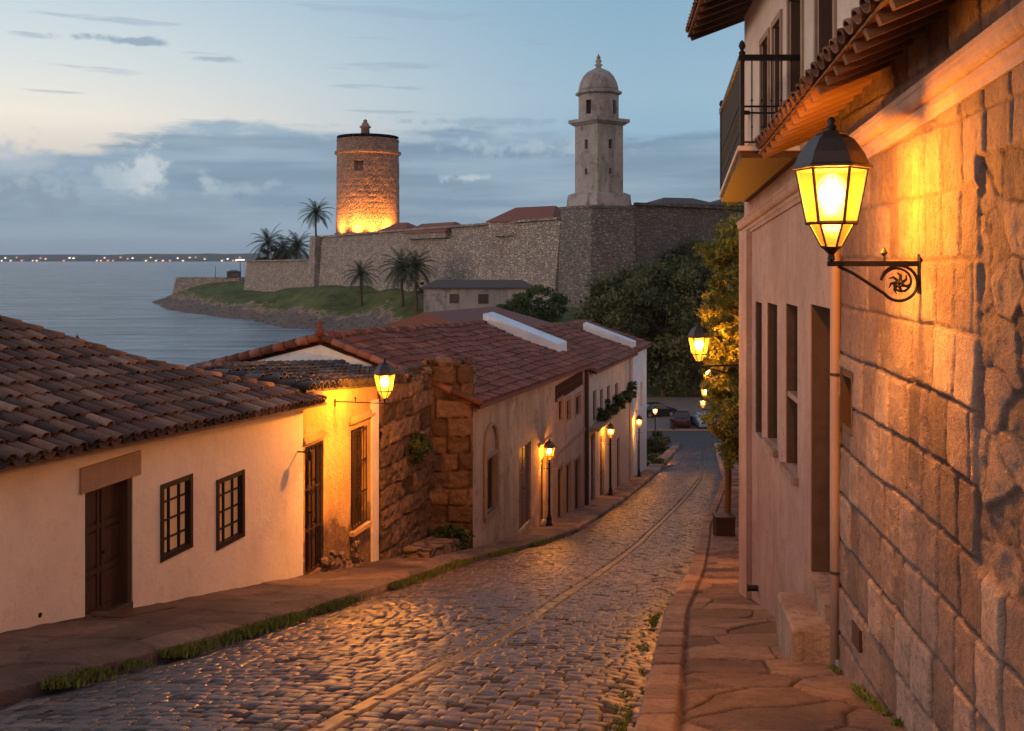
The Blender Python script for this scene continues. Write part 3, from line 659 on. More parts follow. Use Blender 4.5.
# roof
def r1(u, t):
    Ye = 21.1 - u; zz = eZ(Ye) + math.tan(R(22)) * t - .05 * math.sin(math.pi * min(t, 5) / 5) + .03 * math.sin(u * 1.3) * (t / 4)
    return (-9.44 + .262 * Ye - .967 * t, Ye + .254 * t, zz)
hip = lambda u: float(np.interp(21.1 - u, [14.5, 16.0, 16.7, 18.15, 19.6, 21.1], [5.4, 4.95, 4.2, 2.25, 1.2, .12]))
b = MB(); tiles(b, r1, 0, 14.1, hip, .262, .43, 8, jit=.024)
deck(b, lambda u, t: tuple(Vector(r1(u, t)) + Vector((0, 0, .0))), 0, 14.1, hip, .06, 26)
rf = obj('roof', b, mTiles, h1)
b = MB()  # far hip slope and rear slope
hipP = [Vector(r1(u, hip(u))) for u in (0, 1.5, 2.95, 4.4, 5.1, 6.6, 14.1)]
low = [Vector((p.x - 1.5 - 2.5 * i / 3, p.y + 1.2 + .5 * i, eZ(20.8) - .1)) for i, p in enumerate(hipP[:5])]
for i in range(4): b.quad(hipP[i], hipP[i + 1], low[i + 1], low[i])
for i in range(4, 6): q = Vector((-4.5, 1.2, -2.2)); b.quad(hipP[i], hipP[i + 1], hipP[i + 1] + q, hipP[i] + q)
obj('rear_roof', b, mTiles, h1)
b = MB()
for i in range(len(hipP) - 1):
    A, B = hipP[i], hipP[i + 1]; n = max(1, int((B - A).length / .36))
    for k in range(n):
        p = A.lerp(B, k / n); q = A.lerp(B, (k + 1.15) / n); b.tube([p + Vector((0, 0, .06 + random.uniform(-.01, .01))), q + Vector((0, 0, .045))], [.10, .085], 8)
obj('ridge_tiles', b, mTiles, h1, True)
# ------------------------------------------------------------------ ochre house
h2 = thing('ochre_house', (WL(22.7), 22.7, float(G(22.7))), 'ochre stucco house with tall grilles, between white house and stone ruin', 'house')
Y0 = 20.82; o = LP_(Y0); L2 = (24.7 - Y0) * K
t2 = lambda Y: -2.72 - .095 * (Y - 20.8)
ops = [(.06, uY(21.75), -6.72, -3.98), (uY(23.15), uY(24.0), -6.35, -4.02)]
b = MB(); zb = lambda u: float(G(Y0 + u / K)) - .6; zt = lambda u: t2(Y0 + u / K) - .06
pt = facade(b, o, DL, NL, L2, zb, zt, ops, .28); shell(b, pt, L2, 4.6, zb, zt); obj('wall', b, worn_render(), h2)
d = panel_door(h2, pt, *ops[0], q=.18, mat=mShut, rows_=3); grille(h2, pt, *ops[0], q=.06, n=5, cross=4, mat=mIronR, name='door_grille')
shutter(h2, pt, *ops[1], q=.14); grille(h2, pt, *ops[1], q=-.03, n=6, cross=4, mat=mIronR, name='window_grille')
b = MB(); slab(b, pt, ops[1][0] - .1, ops[1][1] + .1, -6.45, -6.352, -.12, .05); obj('sill', b, mYellow, h2)
b = MB(); slab(b, pt, ops[1][0] - .12, ops[1][1] + .45, -3.86, -3.80, -.07, .02); slab(b, pt, ops[1][0] - .06, ops[1][1] + .38, -3.80, -3.70, -.04, .02); obj('moulding', b, mYellow, h2)
b = MB(); slab(b, pt, .0, 1.1, -3.9, -3.84, -.06, .02); slab(b, pt, .0, 1.0, -3.84, -3.76, -.03, .02); obj('moulding', b, mYellow, h2)
b = MB(); slab(b, pt, L2 - .42, L2 - .02, -7.8, -3.5, -.05, .02); obj('pilaster', b, mWhite, h2)
def rubble_base(name, root, pt, u0, u1, z1, mat, out=.12, n=40, s=.3, zlow=None):
    b = MB()
    for k in range(n):
        u = random.uniform(u0, u1); z = (zlow(u) if zlow else -8) + random.random() ** 1.3 * (z1 - (zlow(u) if zlow else -8))
        w = random.uniform(.5, 1.2) * s; c = pt(u, z, -out * .2 + random.uniform(-.02, .05)); rr = [random.uniform(.75, 1.1) for _ in range(6)]
        prof = [(0, -.5 * w), (.45 * w * rr[0], -.35 * w), (.6 * w * rr[1], 0), (.45 * w * rr[2], .33 * w), (0, .45 * w)]
        b.lathe(c, prof, 7, random.random() * 6, None, .8, .8)
    return obj(name, b, mat, root, False)
rubble_base('base_stones', h2, pt, .95, 2.9, -6.6, mStoneL, n=34, s=.34, zlow=lambda u: float(G(Y0 + u / K)) + .05)
# low tiled roof
def rfn2(u, t):
    Y = 28.0 - u; return (WL(Y) + .12 - .967 * t, Y + .254 * t, t2(Y) - .04 + .11 * t)
b = MB(); tiles(b, rfn2, 0, 7.3, lambda u: 2.6, .31, .46, 7, jit=.03); deck(b, rfn2, 0, 7.3, lambda u: 2.6)
obj('roof', b, mTilesD, h2)
b = MB()
for k in range(18): Y = 28.0 - k * .4; p = Vector(rfn2(k * .4, 2.6)); b.tube([p + Vector((0, 0, .1)), p + Vector((-.11, -.44, .14))], [.13, .1], 8)
obj('ridge_tiles', b, mTilesD, h2, True)
b = MB(); A = [Vector(rfn2(u, 2.6)) for u in (0, 7.3)]; q = Vector((-3, .6, -1.0)); b.quad(A[0], A[1], A[1] + q, A[0] + q); obj('rear_roof', b, mTilesD, h2)
# ------------------------------------------------------------------ stone ruin with buttress
def rough_wall(o, d, n, L, zb, zt, cw=.5, ch=.34, step=.05, seed=0, amp=.06, recess=None, rg=1.0):
    """heightfield of courses of irregular stones over a wall plane"""
    nu = int(L / step) + 1; u = np.linspace(0, L, nu); z0 = min(zb(0), zb(L)); z1 = max(zt(0), zt(L)); nz = int((z1 - z0) / step) + 1
    U, Zt = np.meshgrid(u, np.linspace(0, 1, nz))
    zbv = zb(0) + (zb(L) - zb(0)) * U / L; ztv = zt(0) + (zt(L) - zt(0)) * U / L; Z = zbv + (ztv - zbv) * Zt
    zz = Z + .05 * rg ** 2 * fbm(U * 1.2, Z * 1.2, 2, seed)
    row = np.floor(zz / ch); w = cw * (.75 + .5 * hash2(row, row * 0, seed)); uu = U + hash2(row, row * 0, seed + 1) * 9 + .06 * (fbm(U * 2, Z * 2, 2, seed + 2) - .5)
    ci = np.floor(uu / w + .0); jit = (hash2(ci, row, seed + 3) - .5) * .35; fu = uu / w - ci
    le = jit; re = 1 + (hash2(ci + 1, row, seed + 3) - .5) * .35
    left_of = fu < le; right_of = fu > re; ci = ci - left_of + right_of
    fu2 = uu / w; e0 = ci + (hash2(ci, row, seed + 3) - .5) * .35; e1 = ci + 1 + (hash2(ci + 1, row, seed + 3) - .5) * .35
    du = np.minimum(fu2 - e0, e1 - fu2) * w; fz = zz / ch - row; dz = np.minimum(fz, 1 - fz) * ch
    e = np.minimum(du * .75, dz) + .009 * (fbm(U * 14, Z * 14, 3, seed) - .5); r = hash2(ci, row, seed + 6)
    h = amp * (sm(e, .002, .028) * .6 + (r - .5) * .5) + amp * rg * .5 * (fbm(U * 7, Z * 7, 4, seed + 8) - .5)
    rv = np.clip(.12 + .8 * r, 0, 1) * (.10 + .90 * sm(e, .002, .018)) + .22 * (fbm(U * 1.5, Z * 1.5, 3, seed + 4) - .5)
    if recess is not None: h, rv = recess(U, Z, h, rv)
    X = o[0] + d[0] * U + n[0] * h; Y = o[1] + d[1] * U + n[1] * h
    return X, Y, Z, rv
_m, _c = blocks_mat('ruin stone blocks', [(0, (.06, .04, .03)), (.35, (.15, .095, .065)), (.7, (.26, .165, .11)), (1, (.36, .24, .17))], (.05, .033, .025)); mRuin = _m.fin(_c, .9, .2)
h3 = thing('stone_ruin', (WL(26.6), 26.6, float(G(26.6))), 'rough brown stone wall building with a crumbling buttress beside the ochre house', 'building')
Y0 = 24.7; L3 = (28.5 - Y0) * K; o = LP_(Y0)
zb = lambda u: float(G(Y0 + u / K)) - .6; tp = lambda u: -3.05 - .03 * u
X_, Y_, Z_, rv_ = rough_wall(o, DL, NL, L3, zb, tp, .85, .52, .045, 40, .15, None, 2.2)
wtop = .18 * (fbm(X_ * 3, Y_ * 0 + 1, 3, 5) - .4); Z_[-1] += wtop[-1]
obj_w = grid_obj('wall', X_, Y_, Z_, rv_, mRuin, h3)
D2 = Vector((1, 0, 0)); N2 = Vector((0, -1, 0)); o2 = (WL(28.5) - .2, 28.5, 0)
X_, Y_, Z_, rv_ = rough_wall(o2, D2, N2, 1.42, lambda u: -9.2, lambda u: -2.95 - .12 * u, .8, .50, .045, 60, .2, None, 2.0)
Z_[-1] += .25 * (fbm(X_ * 4, Y_ * 0, 3, 5) - .4)[-1]
grid_obj('buttress', X_, Y_, Z_, rv_, mRuin, h3)
b = MB(); e1 = (WL(24.72), 24.72); e2 = (WL(28.5), 28.5); e3 = (WD(28.5) - .02, 28.53); e4 = (WD(28.9) - .02, 28.9)
b.prism([(e1[0] - .12, e1[1]), (e2[0] - .12, e2[1] + .1), (e2[0] - .12, 28.6), (e3[0], 28.6), (e4[0], 28.98), (e2[0] - 4.2, 30.0), (e1[0] - 4, e1[1] + 1)], -9.4, -3.22, .35); obj('core', b, mStoneL, h3)
b = MB()
for k in range(46):
    t_ = random.random()
    p = Vector((WL(24.7 + 3.8 * t_) - random.uniform(0, .5), 24.7 + 3.8 * t_, -3.12 - .03 * 3.8 * t_)) if k < 26 else Vector((random.uniform(WL(28.5) - .2, WD(28.5) - .05), 28.5 + random.uniform(0, .4), -3.02))
    s_ = random.uniform(.12, .28); b = MB(); b.lathe(p, [(0, -s_ * .6), (s_ * .7, -.3 * s_), (s_ * .8, .1 * s_), (s_ * .4, .5 * s_), (0, .55 * s_)], 6, random.random() * 6, None, 1, .8); obj('coping_stone', b, mRuin, h3)
b = MB(); c = pt  # low stone bench step at its foot
b.prism([(-2.75, 25.3), (-2.1, 25.15), (-1.45, 27.5), (-2.2, 27.9)], [-8.6] * 4, [-7.36, -7.38, -7.76, -7.76]); tag(obj('stone_step', b, mStoneL), 'low worn stone step on the pavement against the stone ruin', 'step')
# ------------------------------------------------------------------ tan house (long, red roof)
def rowhouse(name, label, Ya, Yb, line, top, mat, ops, D=4.5, depth=.25, base=None):
    base = base if base is not None else float(G((Ya + Yb) / 2))
    h = thing(name, (float(line((Ya + Yb) / 2)), (Ya + Yb) / 2, base), label, 'house')
    o = LP_(Ya, line); L = (Yb - Ya) * K; U = lambda Y: (Y - Ya) * K
    zb = lambda u: float(G(Ya + u / K)) - .8; zt = lambda u: top(Ya + u / K)
    b = MB(); qs = [(U(a), U(c), z0, z1) for (a, c, z0, z1) in ops]
    pt = facade(b, o, DL, NL, L, zb, zt, qs, depth); shell(b, pt, L, D * 2, zb, zt); obj('wall', b, mat, h)
    return h, pt, qs, U
tD = lambda Y: -4.22 - .042 * (Y - 28.5)
YD = lambda px: 8.607 / (.262 - (px - 512) / 1000)
opsD = [(YD(485), YD(495), -.255 * 30.3, -.2 * 30.3), (YD(519), YD(531), -9.3, -.188 * 34.6), (YD(541), YD(546), -9.9, -.2 * 37.5)]
h4, pt, qs, U = rowhouse('tan_house', 'long tan house of peeling stucco under the broad red tile roof', 28.55, 38.9, WD, tD, mTan, opsD)
shutter(h4, pt, *qs[0], q=.12, mat=mShut, name='window'); panel_door(h4, pt, qs[1][0], qs[1][1], qs[1][2], qs[1][3], q=.12, mat=mTan and wood('weathered grey door', (.16, .11, .08))); shutter(h4, pt, *qs[2], q=.15, mat=mShut, name='door')
b = MB(); u0, u1 = qs[0][0] - .12, qs[0][1] + .12; zc = qs[0][3]
arc = [pt((u0 + u1) / 2 + math.cos(a) * (u1 - u0) / 2, zc + .25 + math.sin(a) * .75, -.04) for a in np.linspace(0, math.pi, 13)]
b.tube([pt(u1, qs[0][2], -.04)] + arc + [pt(u0, qs[0][2], -.04)], .07, 6)
slab(b, pt, u0, u1, zc + .02, zc + .12, -.08, .02); slab(b, pt, u0, u1, qs[0][2] - .12, qs[0][2], -.1, .04); obj('arch_moulding', b, mStone, h4)
b = MB(); slab(b, pt, U(36.5), U(38.6), -6.95, -6.87, -.05, .02); obj('ledge', b, mStone, h4)
def roofplane(eave_off, eZ_, line, Yfar, rise, slope_near=0):
    def fn(u, t):
        Y = Yfar - u; return (line(Y) + eave_off * .967 - .967 * t, Y - eave_off * .254 + .254 * t, eZ_(Y) + rise * t - .07 * math.sin(math.pi * min(t, 5) / 5) + .035 * math.sin(u * 1.1 + t) * min(t, 1))
    return fn
fD = roofplane(.32, lambda Y: tD(Y) + .02, WD, 45.9, .365)
b = MB(); tiles(b, fD, 0, 17.7, lambda u: 4.9, .25, .46, 5, False, jit=.02); deck(b, fD, 0, 17.7, lambda u: 4.9, .1); obj('roof', b, mTilesR, h4)
rid = [Vector(fD(u, 4.9)) for u in (0, 17.7)]
b = MB(); q = Vector((-4.4, 1.15, -1.15)); b.quad(rid[0], rid[1], rid[1] + q, rid[0] + q)
b.quad(rid[0] - Vector((0, 0, .1)), rid[1] - Vector((0, 0, .1)), rid[1] + q - Vector((0, 0, .1)), rid[0] + q - Vector((0, 0, .1))); obj('rear_roof', b, mTilesR, h4)
b = MB(); n = 44
for k in range(n): p = rid[1].lerp(rid[0], k / n); q2 = rid[1].lerp(rid[0], (k + 1.2) / n); b.tube([p + Vector((0, 0, .1)), q2 + Vector((0, 0, .08))], [.15, .12], 7)
for k in range(12): p = rid[1].lerp(rid[1] + q, k / 12); q2 = rid[1].lerp(rid[1] + q, (k + 1.15) / 12); b.tube([p + Vector((0, .05, .08)), q2 + Vector((0, .05, .08))], [.15, .12], 7)
for k in range(12): p = rid[1].lerp(Vector(fD(17.7, 0)), k / 12); q2 = rid[1].lerp(Vector(fD(17.7, 0)), (k + 1.15) / 12); b.tube([p + Vector((0, .05, .1)), q2 + Vector((0, .05, .08))], [.11, .09], 7)
b.lathe(rid[1] + Vector((0, 0, .1)), [(.12, 0), (.14, .2), (.06, .3), (.09, .42), (0, .5)], 8); obj('ridge_tiles', b, mTilesR, h4, True)
b = MB(); e = Vector(fD(17.5, .3)); A = rid[1]; B = A + q
gz = Vector((0, .12, -.16)); b.add([e + gz, A + gz, B + gz, Vector((B.x, B.y + .12, -6.5)), Vector((e.x, e.y + .12, -6.5))], [(0, 1, 2, 3, 4)], .5)
b.add([e + gz * 2, A + gz * 2, B + gz * 2, Vector((B.x, B.y + .4, -6.5)), Vector((e.x, e.y + .4, -6.5))], [(0, 1, 2, 3, 4)], .5); obj('gable', b, mBlueW, h4)
# ------------------------------------------------------------------ gallery house
tG = lambda Y: tD(Y)
o_up = [(YD(558), YD(562.5), -.163 * 40.5, -.142 * 40.5), (YD(566), YD(570), -.163 * 42, -.142 * 42), (YD(575), YD(580), -.158 * 44, -.138 * 44)]
o_dn = [(YD(557), YD(562), -10.75, -.21 * 40.2), (YD(565.5), YD(570), -11.05, -.205 * 42), (YD(574), YD(579.5), -11.4, -.2 * 44)]
o_ga = [(YD(555), YD(583), -.137 * 42, tG(42) - .28)]
h5, pt, qs, U = rowhouse('gallery_house', 'two storey house with a dark wooden loggia under its eave', 38.95, 45.45, WD, tG, mPink, o_up + o_dn + o_ga, depth=.35)
for k in range(3): shutter(h5, pt, *qs[k], q=.1, name='window')
for k in range(3, 6): panel_door(h5, pt, *qs[k], q=.12)
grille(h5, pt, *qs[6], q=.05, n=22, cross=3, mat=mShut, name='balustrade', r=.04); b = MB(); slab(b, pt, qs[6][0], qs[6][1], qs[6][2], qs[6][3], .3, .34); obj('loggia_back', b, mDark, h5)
for q in qs[:6]: b = MB(); slab(b, pt, q[0] - .1, q[1] + .1, q[3], q[3] + .12, -.05, .02); slab(b, pt, q[0] - .1, q[0] - .002, q[2], q[3], -.04, .02); slab(b, pt, q[1] + .002, q[1] + .1, q[2], q[3], -.04, .02); obj('surround', b, mStone, h5)
b = MB(); slab(b, pt, 0, 6.7, -7.85, -7.72, -.08, .02); obj('moulding', b, mStone, h5)
b = MB(); b.tube([pt(6.62, -11.5, -.12), pt(6.62, tG(45.4), -.12)], .09, 8); tag(obj('drainpipe', b, mIronR, h5))
# white firewall parapet on the roof line
def parapet(name, label, Yc, fn, uu, t0, t1, h=.55, w=.3, mat=mBlueW):
    b = MB(); A = Vector(fn(uu, t0)); B = Vector(fn(uu, t1)); ax = Vector((.254, .967, 0)) * w
    z = Vector((0, 0, h)); zl = Vector((0, 0, -.4))
    b.add([A + zl, B + zl, B + zl + ax, A + zl + ax, A + z, B + z, B + z + ax, A + z + ax], [(0, 1, 5, 4), (1, 2, 6, 5), (2, 3, 7, 6), (3, 0, 4, 7), (4, 5, 6, 7), (0, 3, 2, 1)], .5)
    return tag(obj(name, b, mat), label, 'parapet')
parapet('firewall_parapet', 'long white firewall sloping down across the red roofs', 46, fD, .9, 1.4, 5.0, .46, 1.7)
# ------------------------------------------------------------------ further houses
tE = lambda Y: -5.35 - .035 * (Y - 46)
oE = [(YD(a), YD(c), z0, z1) for a, c, z0, z1 in ((591, 595, -11.9, -8.4), (600, 604, -12.4, -8.9), (609, 612, -12.8, -9.5), (617, 620, -13.2, -10.0), (593, 596.5, -7.9, -6.4), (600, 603, -8.1, -6.6), (607, 610, -8.2, -6.7), (615, 618, -8.4, -6.9))]
h6, pt, qs, U = rowhouse('balcony_house', 'pale two storey house with a planted balcony ledge', 46.0, 60.4, WD, tE, mGreyW, oE, depth=.3)
for k in range(4): panel_door(h6, pt, *qs[k], q=.15)
for k in range(4, 8): shutter(h6, pt, *qs[k], q=.12, name='window')
b = MB(); slab(b, pt, .6, 11.5, -8.12, -7.95, -.45, .02); obj('balcony', b, mStone, h6)
b = MB(); slab(b, pt, 0, .35, -13, -5.5, -.06, .02); obj('pilaster', b, mPink, h6)
b = MB(); slab(b, pt, 13.9, 14.4, -14.5, -5.8, -.06, .02); obj('pilaster', b, mPink, h6)
fE = roofplane(.35, lambda Y: tE(Y) + .02, WD, 60.8, .38)
b = MB(); tiles(b, fE, 0, 14.3, lambda u: 4.6, .32, .55, 4, False); deck(b, fE, 0, 14.3, lambda u: 4.6, .1)
A = [Vector(fE(u, 4.6)) for u in (0, 14.3)]; q = Vector((-4.2, 1.1, -1.6)); b.quad(A[0], A[1], A[1] + q, A[0] + q); obj('roof', b, mTilesR, h6)
parapet('firewall_parapet', 'short white firewall strip between the two farthest red roofs', 61, fE, -.05, .3, 3.4, .55, 1.2)
tF = lambda Y: -5.75 - .03 * (Y - 61)
h7, pt, qs, U = rowhouse('end_house', 'tall narrow pale house at the far end of the left row', 60.9, 67.5, WD, tF, mBlueW, [(63, 64, -14.3, -11.6), (62.2, 63.1, -9.7, -8.1), (64.6, 65.5, -9.7, -8.1)], depth=.25)
panel_door(h7, pt, *qs[0], q=.12); shutter(h7, pt, *qs[1], name='window'); shutter(h7, pt, *qs[2], name='window')
fF = roofplane(.3, lambda Y: tF(Y) + .02, WD, 67.9, .34)
b = MB(); tiles(b, fF, 0, 7.2, lambda u: 4.6, .34, .6, 4, False); deck(b, fF, 0, 7.2, lambda u: 4.6, .1); A = [Vector(fF(u, 4.6)) for u in (0, 7.2)]; q = Vector((-4.2, 1.1, -1.6)); b.quad(A[0], A[1], A[1] + q, A[0] + q); obj('roof', b, mTilesR, h7)
# red roofed building behind the row (only its roof shows)
h8 = thing('rear_house', (-6, 60, -13), 'red roofed house standing behind the long white firewall', 'house')
b = MB(); b.prism([(-10, 56), (0.5, 53), (4.2, 66), (-6, 69)], -15, -5.2); obj('wall', b, mPink, h8)
b = MB(); lo = [Vector(p) for p in ((-10.6, 55.4, -4.9), (.9, 52.2, -4.9), (4.8, 66.4, -5.0), (-6.5, 69.6, -5.0))]; rA, rB = Vector((-4.8, 55, -3.05)), Vector((-1.2, 67, -3.3))
b.add([*lo, rA, rB], [(0, 1, 4), (1, 2, 5, 4), (2, 3, 5), (3, 0, 4, 5)], .5); obj('roof', b, mTilesR, h8)
# ------------------------------------------------------------------ stone house on the right
D3 = Vector((.1025, .9947, 0)); N3 = Vector((-.9947, .1025, 0)); K3 = 1.0053
hr = thing('stone_house', (WR(10.5) + .3, 10.5, float(G(10.5))), 'big stone and stucco house filling the right side, with tiled eave', 'house')
zc = lambda Y: 1.25 - .060 * (Y - 5.6)
Ya = 3.0; o = LP_(Ya, WR); Ls = (10.12 - Ya) * K3; uR = lambda Y: (Y - Ya) * K3
def rec(U, Z, h, rv):
    up = sm(Z, -1.15, -.55); h = h * (1 - .45 * up); rv = rv * (1 - .40 * up) + .55 * .40 * up
    Y = Ya + U / K3
    edge = .03 * (fbm(Z * 1.4, Z * 0, 2, 3) - .4)
    m = sm(6.30 + edge - Y, -.01, .03) * sm(Z, -2.0, -1.9) * (1 - sm(Z, .62, .66))
    e, r, cx, cy = voro(U / .36 + .5 * fbm(U * 2, Z * 2, 3, 4), Z / .33 + .5 * fbm(U * 2, Z * 2, 3, 14), 91, 1.0, False)
    hr_ = -.022 + .014 * sm(e, 0, .05) + .075 * (fbm(U * 6, Z * 6, 5, 4) - .5) + (r - .5) * .03
    h = h * (1 - m) + hr_ * m; rv = rv * (1 - m) + (.05 + .6 * r * sm(e, 0, .15)) * m
    pt_ = sm(7.72 - Y, 0, .02) * sm(Y - 7.42, 0, .02) * sm(Z, -1.75, -1.7) * (1 - sm(Z, -.95, -.9)); rv = rv * (1 - .75 * pt_); h = h - .012 * pt_
    w = sm(Y, 9.50, 9.52) * (1 - sm(Y, 10.03, 10.05)) * sm(Z, -1.72, -1.70) * (1 - sm(Z, -1.12, -1.10)); h = h * (1 - w) - .16 * w
    return h, np.clip(rv, 0, 1)
X_, Y_, Z_, rv_ = rough_wall(o, D3, N3, Ls, lambda u: float(G(Ya + u / K3)) - .5, lambda u: 1.95, .42, .47, .017, 12, .058, rec)
grid_obj('stone_wall', X_, Y_, Z_, rv_, mAshlar, hr)
ptS = lambda u, z, q=0: Vector((o.x + D3.x * u - N3.x * q, o.y + D3.y * u - N3.y * q, z))
window(hr, ptS, uR(9.53), uR(10.02), -1.70, -1.12, q=.10, frame=.05, nu=1, nz=1, pane=simple('amber shutter', (.50, .26, .03), .6, .3), proud=.03)
b = MB(); slab(b, ptS, uR(9.14), uR(9.42), -3.62, -3.42, -.06, .05); obj('meter_cover', b, mIronR, hr)
# stucco part with deep openings
Yp = 10.12; oP = LP_(Yp, WR); Lp = (17.7 - Yp) * K3; uP = lambda Y: (Y - Yp) * K3
opsR = [(uP(10.62), uP(11.72), -3.68, -.55), (uP(12.55), uP(13.42), -2.76, -.62), (uP(14.12), uP(15.05), -2.72, -.68), (uP(15.6), uP(16.32), -2.85, -.72)]
b = MB(); ptP = facade(b, oP, D3, N3, Lp, lambda u: float(G(Yp + u / K3)) - .5, lambda u: 1.95, opsR, .34)
b.quad(ptP(Lp, -7.6), ptP(Lp, -7.6, 7), ptP(Lp, 4.2, 7), ptP(Lp, 4.2), .5); obj('stucco_wall', b, mPlasterR, hr)
b = MB(); slab(b, ptP, *opsR[0][:2], opsR[0][2], opsR[0][3], .30, .34); slab(b, ptP, opsR[0][0] + .1, opsR[0][1] - .1, opsR[0][2], -1.6, .27, .30); obj('door', b, mPlasterR, hr)
q = opsR[1]; shutter(hr, ptP, q[0], q[1], -1.80, q[3], q=.2); b = MB(); slab(b, ptP, q[0], q[1], q[2], -1.80, .26, .30); obj('pane', b, mGlassD, hr); b = MB(); slab(b, ptP, q[0], q[1], -1.86, -1.79, .02, .3); obj('transom', b, mStone, hr)
shutter(hr, ptP, *opsR[2], q=.24); shutter(hr, ptP, *opsR[3], q=.24)
for q in opsR: b = MB(); slab(b, ptP, q[1] - .03, q[1] - .002, q[2] + .002, q[3] - .002, .012, .33); obj('shade_lining', b, mRevealShade, hr)  # lining added on the far reveal only, to darken the recess
for q in opsR[1:3]: b = MB(); slab(b, ptP, q[0] - .08, q[1] + .08, q[2] - .10, q[2] - .002, -.07, .06); obj('sill', b, mStep, hr)
b = MB(); slab(b, ptP, uP(16.75), Lp + .05, -7.6, zc(17.2) - .1, -.09, .03); obj('pilaster', b, mPlasterR, hr)
b = MB(); c = ptP(uP(16.0), -5.3, 0); b.tube([c, c + N3 * .16], .05, 8); b.tube([c + N3 * .16, c + N3 * .17], .065, 8); obj('spout', b, mIron, hr)
b = MB(); slab(b, ptP, opsR[0][0] - .02, opsR[0][1] + .02, -3.92, -3.679, -.06, .33); obj('threshold', b, mStep, hr)
# block step (rough stone) against the door
nx = 26; b = MB()
v = []; 
for k, z in enumerate((-5.0, -4.3, -3.93, -3.90)):
    ins = (0, 0, .0, .03)[k]; v.append([ptP(uP(10.42) + ins, z, .05), ptP(uP(10.45) + ins, z, -.42 + ins), ptP(uP(11.62) - ins, z, -.40 + ins), ptP(uP(11.62) - ins, z, .05)])
vs_ = [p + Vector((random.uniform(-.012, .012), random.uniform(-.012, .012), random.uniform(-.01, .01))) for r_ in v for p in r_]
b.add(vs_, [(i * 4 + j, i * 4 + (j + 1) % 4, i * 4 + 4 + (j + 1) % 4, i * 4 + 4 + j) for i in range(3) for j in range(4)] + [(12, 13, 14, 15)], .5)
tag(obj('step_block', b, mStep), 'worn stone block used as a doorstep on the right pavement', 'step')
b = MB(); b.tube([ptP(-.02, -4.05, -.06), ptP(-.02, -2.4, -.065), ptP(-.02, .6, -.06), ptP(-.02, zc(10) - .05, -.06)], .052, 12); pp = tag(obj('drainpipe', b, mPipe, None, True), 'pinkish painted downpipe running down the right facade beside the doorway', 'pipe')
pp.parent = hr; pp.location = -hr.location; del pp['label']; del pp['category']
for z in (-3.2, -1.2, .3): b = MB(); b.tube([ptP(-.02, z, -.06), ptP(-.02, z + .03, -.06)], .06, 12); o_ = obj('pipe_clamp', b, mIronR, pp)
# cornice moulding (profile swept along the facade)
def sweep(mb, prof, Y0, Y1, zf, n=24):
    ys_ = np.linspace(Y0, Y1, n); rows_ = []
    for Y in ys_:
        base_ = Vector((WR(Y), Y, zf(Y))); rows_.append([base_ + N3 * p + Vector((0, 0, z)) for p, z in prof])
    m = len(prof); vs = [p for r_ in rows_ for p in r_]
    mb.add(vs, [(i * m + j, (i + 1) * m + j, (i + 1) * m + j + 1, i * m + j + 1) for i in range(n - 1) for j in range(m - 1)] + [tuple(range(m)), tuple((n - 1) * m + j for j in range(m))], .5)
prof = [(-.02, -.17), (.03, -.17), (.03, -.12), (.05, -.10), (.05, -.05)] + [(.05 + .07 * math.sin(a), -.05 + .09 * (1 - math.cos(a))) for a in np.linspace(.3, 1.57, 5)] + [(.13, .05), (.13, .09), (.10, .11), (-.02, .13)]
b = MB(); sweep(b, prof, 3.0, 17.75, zc, 40); obj('cornice', b, mPlasterR, hr)
# lower tiled eave over rafters
zE = lambda Y: 1.57 - .072 * (Y - 6.6)
def fE2(u, t):
    Y = 11.55 - u; p = .62 - t; return (WR(Y) - p * .9947, Y + p * .1025, zE(Y) + .40 * t)
b = MB(); tiles(b, fE2, 0, 8.4, lambda u: .68, .235, .38, 8, jit=.02); obj('eave_tiles', b, mTileU, hr)
b = MB(); deck(b, lambda u, t: tuple(Vector(fE2(u, t)) + Vector((0, 0, -.0))), 0, 8.4, lambda u: .66, .022, 20); obj('eave_boards', b, mRafter, hr)
for k in range(27):
    u = .12 + k * .315; b = MB(); A = Vector(fE2(u, .03)) - Vector((0, 0, .065)); B = Vector(fE2(u, .70)) - Vector((0, 0, .065))
    ax = (B - A).normalized(); sd_ = D3; up_ = ax.cross(sd_).normalized(); b.box((A + B) / 2, ((B - A).length, .075, .085), ax=(ax, sd_, up_)); obj('rafter', b, mRafter, hr)
# upper storey
Yu = 3.0; oU = LP_(Yu, WR); Lu = (17.7 - Yu) * K3; uU = lambda Y: (Y - Yu) * K3
opsU = [(uU(14.85), uU(15.6), 1.2, 3.3), (uU(13.75), uU(14.4), 1.25, 3.3), (uU(12.2), uU(13.1), 1.3, 3.35), (uU(10.4), uU(11.3), 1.9, 3.4), (uU(8.2), uU(9.1), 2.2, 3.5), (uU(5.8), uU(6.7), 2.2, 3.5)]
b = MB(); ptU = facade(b, oU, D3, N3, Lu, lambda u: 1.9501 - 1.0 * sm(u, uU(11.4), uU(11.9)), lambda u: 4.25, opsU, .28)
shell(b, ptU, Lu, 7, lambda u: 1.0, lambda u: 4.25); obj('upper_wall', b, mUpper, hr)
for q in opsU: shutter(hr, ptU, *q, q=.16, name='shutter')
for q in opsU: b = MB(); slab(b, ptU, q[1] - .03, q[1] - .002, q[2] + .002, q[3] - .002, .012, .27); obj('shade_lining', b, mRevealShade, hr)
